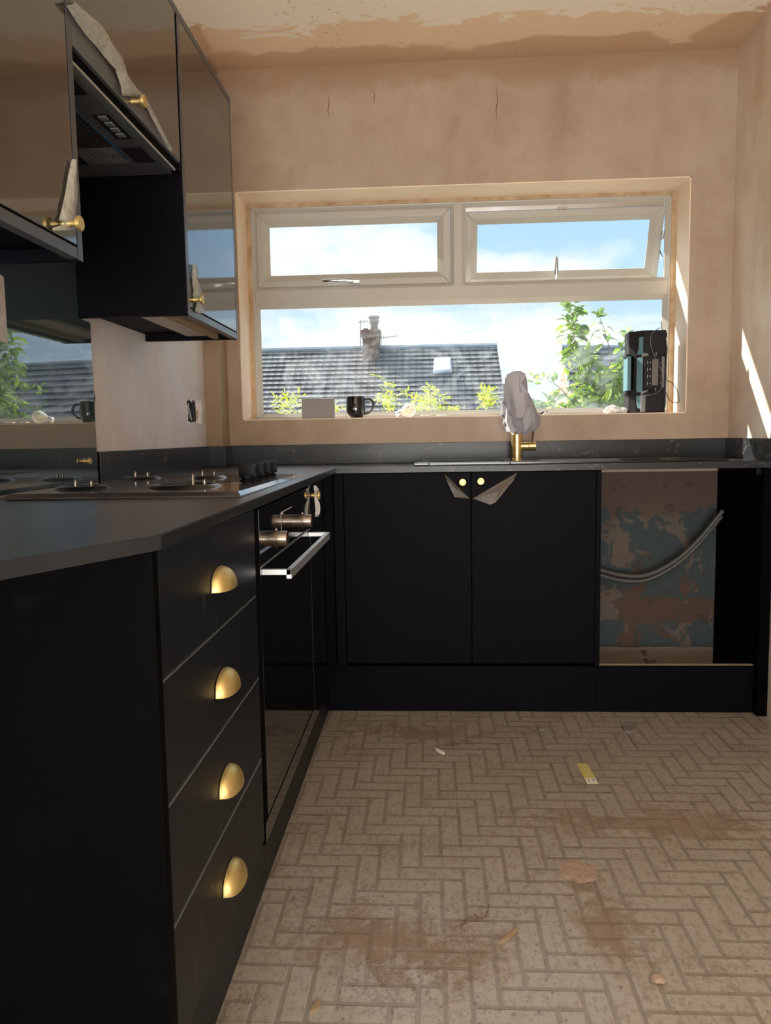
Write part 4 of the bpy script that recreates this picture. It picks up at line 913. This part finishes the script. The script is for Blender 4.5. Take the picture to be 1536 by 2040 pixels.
for z in (RZ0+.085, RZ1-.10): MB().box(RX0-.008, RX0+.006, RY0+.035, RY1-.03, z-.008, z+.008, .003).out('rubber_foot', 'radio_black', rd)
b = MB(); MB().box(RX1, RX1+.010, RY0+.03, RY1-.03, RZ1-.028, RZ1-.006, .003).out('rubber_foot', 'radio_black', rd); b.box(RX1, RX1+.006, RY0+.03, RY1-.05, RZ0+.085, RZ0+.095, .002); b.out('rubber_foot', 'radio_black', rd)
b = MB(); b.prism([(RX1-.004, RY0+.004, RZ0+.01), (RX1+.004, RY0+.01, RZ0+.03), (RX1+.004, RY0+.01, RZ1-.10), (RX1+.008, RY0+.01, RZ1-.08), (RX1+.002, RY0+.01, RZ1-.04), (RX1-.004, RY0+.004, RZ1-.03)], (0, .02, 0), .001); b.out('side_rail', 'radio_grey', rd)
q = lambda x, y, Y: at(x, y, Y=Y)
b = MB(); b.tube(smooth([q(1281, 788, 3.27), q(1298, 786, 3.265), q(1314, 778, 3.265), q(1321, 760, 3.262), q(1318, 740, 3.26), q(1305, 712, 3.262), q(1297, 690, 3.265), q(1296, 675, 3.268), q(1301, 662, 3.27), q(1315, 653, 3.285)], 7), .0016, 6); b.out('aerial_lead', 'radio_grey', rd, 60)
b = MB(); b.tube(smooth([q(1317, 640, 3.30), q(1320, 662, 3.29), q(1328, 695, 3.285), q(1326, 720, 3.285), q(1327, 755, 3.285), q(1338, 762, 3.285), q(1349, 778, 3.285), q(1353, 800, 3.285), q(1343, 802, 3.285), q(1333, 796, 3.285), q(1327, 782, 3.285)], 7), .0014, 6); b.out('aerial_wire', 'radio_black', rd, 60)

# ------------------------------------------------------------------ floor debris
def fl(x, y): p = at(x, y, Z=0); p.z = 0; return p
P = [fl(1149, 1522), fl(1170, 1522), fl(1192, 1561), fl(1169, 1561)]
b = MB(); b.prism(P, (0, 0, .0012)); lbl = b.out('paper_label', 'label_yellow'); tag(lbl, 'yellow and white paper label lying on the vinyl floor', 'label')
P2 = [P[3].lerp(P[0], .24), P[2].lerp(P[1], .24), P[2], P[3]]; b = MB(); b.prism([p+Vector((0, 0, .0012)) for p in P2], (0, 0, .0003)); b.out('white_end', 'paper_white', lbl)
tx = bpy.data.curves.new('printed_text', 'FONT'); tx.materials.append(MT['ink']); tx.body = '(17)'; tx.size = .026; tx.extrude = .0001; to = bpy.data.objects.new('printed_text', tx); COL.objects.link(to); to.parent = lbl
ctr = (P2[0]+P2[1]+P2[2]+P2[3])/4; tx.align_x = 'CENTER'; tx.align_y = 'CENTER'; to.parent = None; bpy.context.view_layer.update(); me_ = bpy.data.meshes.new_from_object(to); bpy.data.objects.remove(to); to = bpy.data.objects.new('printed_text', me_); COL.objects.link(to); to.parent = lbl; to.location = ctr+Vector((0, 0, .0017)); to.rotation_euler = (0, 0, .02)
def sliver(pa, pb_, w_, h, mat, lab, cat='debris', name='wood_sliver', grp=None):
    a_, c = fl(*pa), fl(*pb_); d = (c-a_).normalized(); n_ = Vector((-d.y, d.x, 0))*w_
    b = MB(); b.prism([a_-n_*.3, a_.lerp(c, .4)-n_, c-n_*.5, c+n_*.4, a_.lerp(c, .6)+n_, a_+n_*.2], (0, 0, h), h*.2); tag(b.out(name, mat), lab, cat, grp)
sliver((995, 1880), (1032, 1852), .006, .005, 'wood_sliver', 'tan wood sliver on the floor right of the dry twig')
sliver((1013, 1865), (1032, 1853), .0045, .007, 'raw_chipboard', 'small pale chip resting on the end of the tan wood sliver') if False else None
sliver((868, 1493), (884, 1503), .008, .006, 'paper_white', 'pale bent chip on the far floor below the sink doors', name='plaster_chip')
sliver((617, 2020), (637, 1997), .006, .005, 'wood_sliver', 'small tan sliver on the floor at the bottom left, near the drawers')
b = MB(); P = [fl(x, y) for x, y in ((1238, 1447), (1268, 1449), (1270, 1455), (1256, 1461), (1244, 1459))]; b.prism(P, (0, 0, .008), .002); tag(b.out('stone_shard', 'stone'), 'grey rounded shard on the far floor near the appliance gap', 'shard')
b = MB(); p = fl(1310, 1955); b.blob((p.x, p.y, .006), .014, (1, .9, .5), .3, 2, 3, 2); tag(b.out('plaster_lump', 'pink_plaster', None, 50), 'small round pink plaster lump on the floor at lower right', 'lump')
b = MB(); p = fl(1082, 1457); b.blob((p.x, p.y, .006), .013, (1.2, .8, .5), .4, 2.5, 3, 5); tag(b.out('dirt_lump', 'stone', None, 30), 'small dark lump on the far floor below the right sink door', 'lump')
p = fl(1150, 1735); b = MB()
for k in range(22):
    a_ = R.random()*6.28; rr = .045*math.sqrt(R.random()); b.blob((p.x+math.cos(a_)*rr*.7, p.y+math.sin(a_)*rr, .0), .006+.009*R.random(), (1.3, 1.2, .16), .7, 3.5, 3, k)
tag(b.out('plaster_splat', 'pink_plaster', None, 40), 'flattened splat of pink plaster in the middle of the floor', 'plaster')
b = MB(); b.tube(smooth([fl(923, 1841)+Vector((0, 0, .002)), fl(935, 1835)+Vector((0, 0, .003)), fl(950, 1833)+Vector((0, 0, .004)), fl(965, 1832)+Vector((0, 0, .006)), fl(972, 1820)+Vector((0, 0, .008)), fl(973, 1810)+Vector((0, 0, .010))], 6), .0016, 6)
b.tube([fl(955, 1833)+Vector((0, 0, .003)), fl(946, 1826)+Vector((0, 0, .006))], .0012, 5); b.tube([fl(925, 1841)+Vector((0, 0, .002)), fl(918, 1848)+Vector((0, 0, .002))], .0012, 5)
tag(b.out('dry_twig', 'twig'), 'thin dry forked twig on the floor left of the wood sliver', 'twig')
b = MB()
for k in range(900):
    x = R.uniform(-.36, 1.15); y = R.uniform(1.1, 2.75)
    if R.random() < .5: x = R.gauss(-.02, .2); y = R.gauss(1.55, .2)
    if x < -.38 or y < 1.05 or y > 2.8 or x > 1.17: continue
    s_ = R.choice((.0012, .0016, .002, .003)); b.blob((x, y, s_*.4), s_, (1.3, 1, .6), .4, 2, 1, k)
tag(b.out('grit', 'stone'), 'scattered dark grit over the floor', 'grit', kind='stuff')

# ------------------------------------------------------------------ outside
struct(MB().box(-60, 60, D+.28, 140, -.6, -.5).out('ground', 'grass'), 'grass outside the window', 'ground')
def roof(name_parent, ridge_l, ridge_r, eave_l, eave_r, mat, courses, th=.03):
    b = MB(); rl, rr, el, er = map(Vector, (ridge_l, ridge_r, eave_l, eave_r)); n = ((rr-rl).cross(el-rl)).normalized()
    if n.z < 0: n = -n
    for k in range(courses):
        t0, t1 = k/courses, (k+1)/courses
        a, b2 = rl.lerp(el, t0), rr.lerp(er, t0); c, d = rl.lerp(el, t1), rr.lerp(er, t1)
        v = [b.b.verts.new(q_) for q_ in (a, b2, d+n*th, c+n*th, c, d)]
        b.b.faces.new((v[0], v[1], v[2], v[3])); b.b.faces.new((v[3], v[2], v[5], v[4]))
    return b
hs = thing('bungalow', 'bungalow across the gardens with grey tiled roof, chimney and roof window', 'house', (-2, 28, -.5))
RL, RR = at(380, 699, Y=30), at(990, 695, Y=30); z_r = (RL.z+RR.z)/2; RL.z = RR.z = z_r
EL, ER = Vector((RL.x, 26.0, 1.35)), Vector((at(1013, 822, Y=26.0).x, 26.0, 1.35))
rf = roof(None, RL, RR, EL, ER, None, 17, .06)
ro = rf.out('roof', 'roof_tiles', hs)
b = MB(); b.tube([RL+Vector((0, 0, .05)), RR+Vector((0, 0, .05))], .11, 8); b.out('ridge_tiles', 'lead', hs)
b = MB(); b.prism([RR, ER, ER+Vector((0, 8, 0)), ], (-.1, 0, 0)); b.box(RL.x+.3, ER.x-.7, 26.6, 33.4, -.5, 1.45); b.out('walls', 'render_wall', hs)
b = MB(); b.prism([RR+Vector((-.1, .1, -.1)), RL+Vector((0, .1, -.1)), Vector((RL.x, 34, 1.3)), Vector((ER.x, 34, 1.3))], (0, 0, -.05)); b.out('rear_roof', 'roof_tiles', hs)
cl_, cr__ = at(724, 700, Y=29.6), at(756, 700, Y=29.6); ct = at(740, 660, Y=29.6).z
b = MB(); b.box(cl_.x, cr__.x, 29.3, 30.1, 3.2, ct-.25, .01); b.box(cl_.x-.06, cr__.x+.06, 29.24, 30.16, ct-.25, ct+.02, .01); ch = b.out('chimney', 'chimney_brick', hs)
b = MB(); pc = at(745, 655, Y=29.6).x; b.lathe([(.17, 0), (.14, .2), (.15, .3), (.19, .32), (.19, .42), (.14, .44), (.22, .5), (.22, .56), (0, .6)], (pc+.0, 29.7, ct), (0, 0, 1), 16); b.out('chimney_pot', 'pot_clay', ch, 40)
b = MB(); b.lathe([(.12, 0), (.10, .12), (0, .15)], (pc-.33, 29.7, ct), (0, 0, 1), 12); b.out('chimney_pot', 'pot_clay', ch, 40)
b = MB(); b.prism([(cl_.x-.05, 29.2, 3.5), (cr__.x+.1, 29.2, 3.45), (cr__.x+.35, 28.7, 3.25), (cl_.x-.1, 28.8, 3.3)], (0, 0, .12)); b.out('flashing', 'lead', ch)
def aerial(px, ytop, ybot, boom, mast_y, lab):
    Y = 29.5; b = MB(); b.tube([at(px, ytop, Y=Y), at(px, ybot, Y=Y)], .018, 6)
    p0, p1 = at(*boom[0], Y=Y), at(*boom[1], Y=Y); b.tube([p0, p1], .014, 6)
    for k in range(7):
        t = k/6; c = p0.lerp(p1, t); b.tube([c+Vector((0, -.22*(1-t*.4), 0)), c+Vector((0, .22*(1-t*.4), 0))], .008, 5); b.tube([c+Vector((0, 0, -.06)), c+Vector((0, 0, .06))], .010, 5)
    b.out('aerial', 'aerial_metal', hs)
aerial(718, 637, 690, ((715, 642), (750, 637)), 0, ''); aerial(759, 668, 695, ((759, 673), (793, 669)), 0, '')
# roof window lies in the roof slope
sl = (Vector((0, EL.y-RL.y, EL.z-RL.z))).normalized(); nn = Vector((0, sl.z, -sl.y)); nn = nn if nn.z > 0 else -nn
def on_roof(px, py):
    d = FW + (px-768)/FPX*RT - (py-1020)/FPX*UP; o_ = Vector((0, 0, CZ)); t = (RL-o_).dot(nn)/d.dot(nn); return o_+d*t
q4 = [on_roof(866, 744), on_roof(897, 743), on_roof(895, 719), on_roof(868, 720)]
b = MB(); b.prism([p+nn*.10 for p in q4], nn*.06); b.out('roof_window', 'roof_window', hs)
cq = sum(q4, Vector())/4; b = MB(); b.prism([cq+(p-cq)*1.22 for p in q4], nn*.1); b.out('roof_window_flashing', 'lead', hs)
# second house: brick gable on the right
h2 = thing('brick_house', 'red brick gabled house with slate roof behind the leafy shrub', 'house', (5, 20, -.5))
ap = at(1128, 694, Y=20); gl = at(1102, 822, Y=20.6); gr = at(1157, 830, Y=17.6)
gl2, gr2 = Vector((gl.x, gl.y, -.5)), Vector((gr.x, gr.y, -.5)); ext = Vector((9, 2.2, 0))
gl.z = gr.z = 1.45
b = MB(); vs = [b.b.verts.new(p) for p in (gl2, gr2, gr, ap, gl)]; vs2 = [b.b.verts.new(p+ext) for p in (gl2, gr2, gr, ap-Vector((0, 0, .05)), gl)]
b.b.faces.new(vs); b.b.faces.new(vs2[::-1]); b.b.faces.new((vs[0], vs[4], vs2[4], vs2[0])); b.b.faces.new((vs[1], vs2[1], vs2[2], vs[2])); b.out('brick_walls', 'gable_brick', h2)
sd = (gr-ap).normalized()*.4
b = roof(None, ap-ext*.015, ap+ext, gr+sd-ext*.015, gr+sd+ext, None, 11, .05); b.out('roof', 'slate_tiles', h2)
b = MB(); b.prism([ap, ap+ext, gl+ext, gl], (0, 0, -.06)); b.out('rear_roof', 'slate_tiles', h2)
b = MB(); b.tube([ap-ext*.015+Vector((0, 0, .04)), ap+ext+Vector((0, 0, .04))], .07, 8); b.tube([ap-ext*.015, gr+sd-ext*.015], .03, 6); b.out('ridge_tiles', 'lead', h2)

def leaf(b, p, d, n_, L, W):
    d = d.normalized(); s = d.cross(n_).normalized(); n_ = s.cross(d)
    k = [(0, 0), (.25, .75), (.5, 1), (.78, .6), (1, 0)]
    mid = [b.b.verts.new(p+d*L*t - n_*L*.22*t*t) for t, w_ in k]
    for sg_ in (1, -1):
        ed = [b.b.verts.new(p+d*L*t+s*sg_*W*.5*w_ - n_*L*.22*t*t + n_*W*.15*w_) for t, w_ in k[1:-1]]
        b.b.faces.new((mid[0], mid[1], ed[0])); b.b.faces.new((mid[1], mid[2], ed[1], ed[0])); b.b.faces.new((mid[2], mid[3], ed[2], ed[1])); b.b.faces.new((mid[3], mid[4], ed[2]))
    # one island per leaf: sides share the mid rib
def shrub(name, label, cat, base, shoots, leafn, L, W, lm, group=None, spread=.06, clumps=()):
    t = thing(name, label, cat, base, group); fb = MB(); sb = MB()
    for pts in shoots:
        r0 = Vector(base)+Vector((R.uniform(-.1, .1), 0, 0)); r0.x += (pts[0].x-r0.x)*.3; sb.tube([r0, r0.lerp(pts[0], .5)+Vector((0, .02, 0)), pts[0]], .008, 6)
        S = smooth(pts, 10); sb.tube(S, [max(.0015, .006*(1-i/len(S))*L*12) for i in range(len(S))], 6)
        for i in range(leafn):
            u_ = R.random()**.8; p = S[int(u_*(len(S)-1))]
            dd = Vector((R.gauss(0, 1), R.gauss(0, .8), R.gauss(.35, .6))); nrm = Vector((R.gauss(0, .6), R.gauss(-.4, .6), 1))
            k = R.uniform(.55, 1.15); leaf(fb, p+dd.normalized()*spread*R.random(), dd, nrm, L*k, W*k)
        tip = S[-1]
        for i in range(5): leaf(fb, tip-Vector((0, 0, .01*i)), Vector((R.gauss(0, 1), R.gauss(0, .5), R.uniform(.2, 1.2))), Vector((R.gauss(0, .5), -.6, .6)), L*R.uniform(.4, .8), W*.6)
    for (c, rad, cnt) in clumps:
        for i in range(cnt):
            d0 = Vector((R.gauss(0, 1), R.gauss(0, 1), R.gauss(0, 1))).normalized()*(R.random()**.45); p = c+Vector((d0.x*rad[0], d0.y*rad[1], d0.z*rad[2]))
            k = R.uniform(.5, 1.15); leaf(fb, p, Vector((R.gauss(0, 1), R.gauss(0, .6), R.gauss(-.1, .6))), Vector((R.gauss(0, .6), R.gauss(-.5, .5), .8)), L*k, W*k)
    sb.out('stems', 'twig', t, 60); f_ = fb.out('foliage', lm, t); f_['kind'] = 'stuff'; return t
Yb = 4.9
def S_(*px): return [at(x, y, Y=Yb+dy) for x, y, dy in px]
shoots = [S_((1170, 900, .1), (1160, 800, 0), (1150, 730, 0), (1142, 660, -.05), (1136, 600, 0)), S_((1180, 900, .1), (1200, 780, 0), (1215, 715, 0), (1205, 660, 0), (1190, 622, -.05)), S_((1200, 860, .1), (1235, 760, 0), (1238, 700, 0), (1250, 660, 0)),
          S_((1190, 860, 0), (1140, 800, -.1), (1105, 765, -.1), (1064, 752, -.1)), S_((1200, 850, .1), (1215, 780, .1), (1258, 740, .1)), S_((1190, 850, .1), (1180, 760, .1), (1172, 700, .1), (1164, 660, .1)), S_((1150, 870, .1), (1120, 830, .1), (1095, 800, .1))]
cl_list = [(at(1200, 790, Y=Yb), (.18, .25, .15), 330), (at(1160, 735, Y=Yb), (.10, .15, .12), 70), (at(1225, 760, Y=Yb), (.12, .15, .12), 90), (at(1140, 645, Y=Yb), (.07, .08, .13), 62), (at(1150, 705, Y=Yb), (.12, .1, .08), 60), (at(1290, 770, Y=Yb), (.10, .15, .16), 60), (at(1130, 812, Y=Yb), (.09, .15, .03), 26), (at(1210, 900, Y=Yb), (.25, .25, .2), 200)]
shrub('leafy_shrub', 'broad-leaved green shrub outside the right half of the window', 'shrub', (at(1185, 800, Y=Yb).x, Yb, -.5), shoots, 22, .078, .040, 'broad_leaf', spread=.04, clumps=cl_list)
Yh = 8.0
def hedge(label, cx, sh, clumps):
    ss = [[at(x, y, Y=Yh) for x, y in s_] for s_ in sh]
    shrub('golden_shrub', label, 'shrub', (at(cx, 820, Y=Yh).x, Yh, -.5), ss, 40, .075, .020, 'hedge_leaf', 'golden shrubs below the window', .06, [(at(x, y, Y=Yh), (rx, .3, rz), n) for x, y, rx, rz, n in clumps])
hedge('yellow-green shrub tips behind the grey card box', 575, [[(560, 880), (565, 830), (550, 795)], [(590, 880), (592, 820), (595, 790)], [(580, 860), (575, 800), (570, 788)]], [(570, 805, .14, .06, 60), (590, 840, .2, .12, 120)])
hedge('tallest yellow-green shrub, a shoot standing right of the black mug', 780, [[(790, 900), (785, 820), (770, 780), (760, 750)], [(800, 880), (790, 800), (778, 765)], [(770, 880), (765, 820), (755, 790)]], [(772, 800, .08, .14, 60), (780, 850, .2, .14, 110), (672, 815, .05, .06, 25)])
hedge('wide yellow-green shrub behind the light bulb', 850, [[(840, 900), (830, 810), (810, 782)], [(860, 880), (858, 800), (856, 768)], [(880, 880), (880, 810), (870, 782)], [(820, 880), (850, 800), (868, 778)]], [(850, 805, .20, .10, 190), (900, 818, .18, .05, 80), (860, 850, .35, .12, 150)])
hedge('yellow-green shrub tips just left of the draped cloth', 965, [[(985, 900), (975, 820), (958, 770)], [(970, 880), (968, 800), (965, 775)], [(990, 880), (985, 810), (975, 785)]], [(968, 795, .09, .10, 80), (960, 850, .2, .12, 100)])
t = thing('distant_tree', 'distant hazy treetops low in the gap between the two houses', 'tree', (at(1085, 810, Y=60).x, 60, -.5)); b = MB()
for k in range(900):
    c = at(R.uniform(1055, 1120), R.uniform(798, 860), Y=60); c.y += R.uniform(-2, 2); c.z -= R.random()**2*1.2; leaf(b, c, Vector((R.gauss(0, 1), R.gauss(0, 1), R.gauss(0, 1))), Vector((0, -1, 1)), .55, .4)
f_ = b.out('foliage', 'far_leaf', t); f_['kind'] = 'stuff'
MB().tube([(at(1085, 810, Y=60).x, 60, -.5), (at(1085, 810, Y=60).x, 60, 2.0)], .25, 8).out('trunk', 'twig', t)
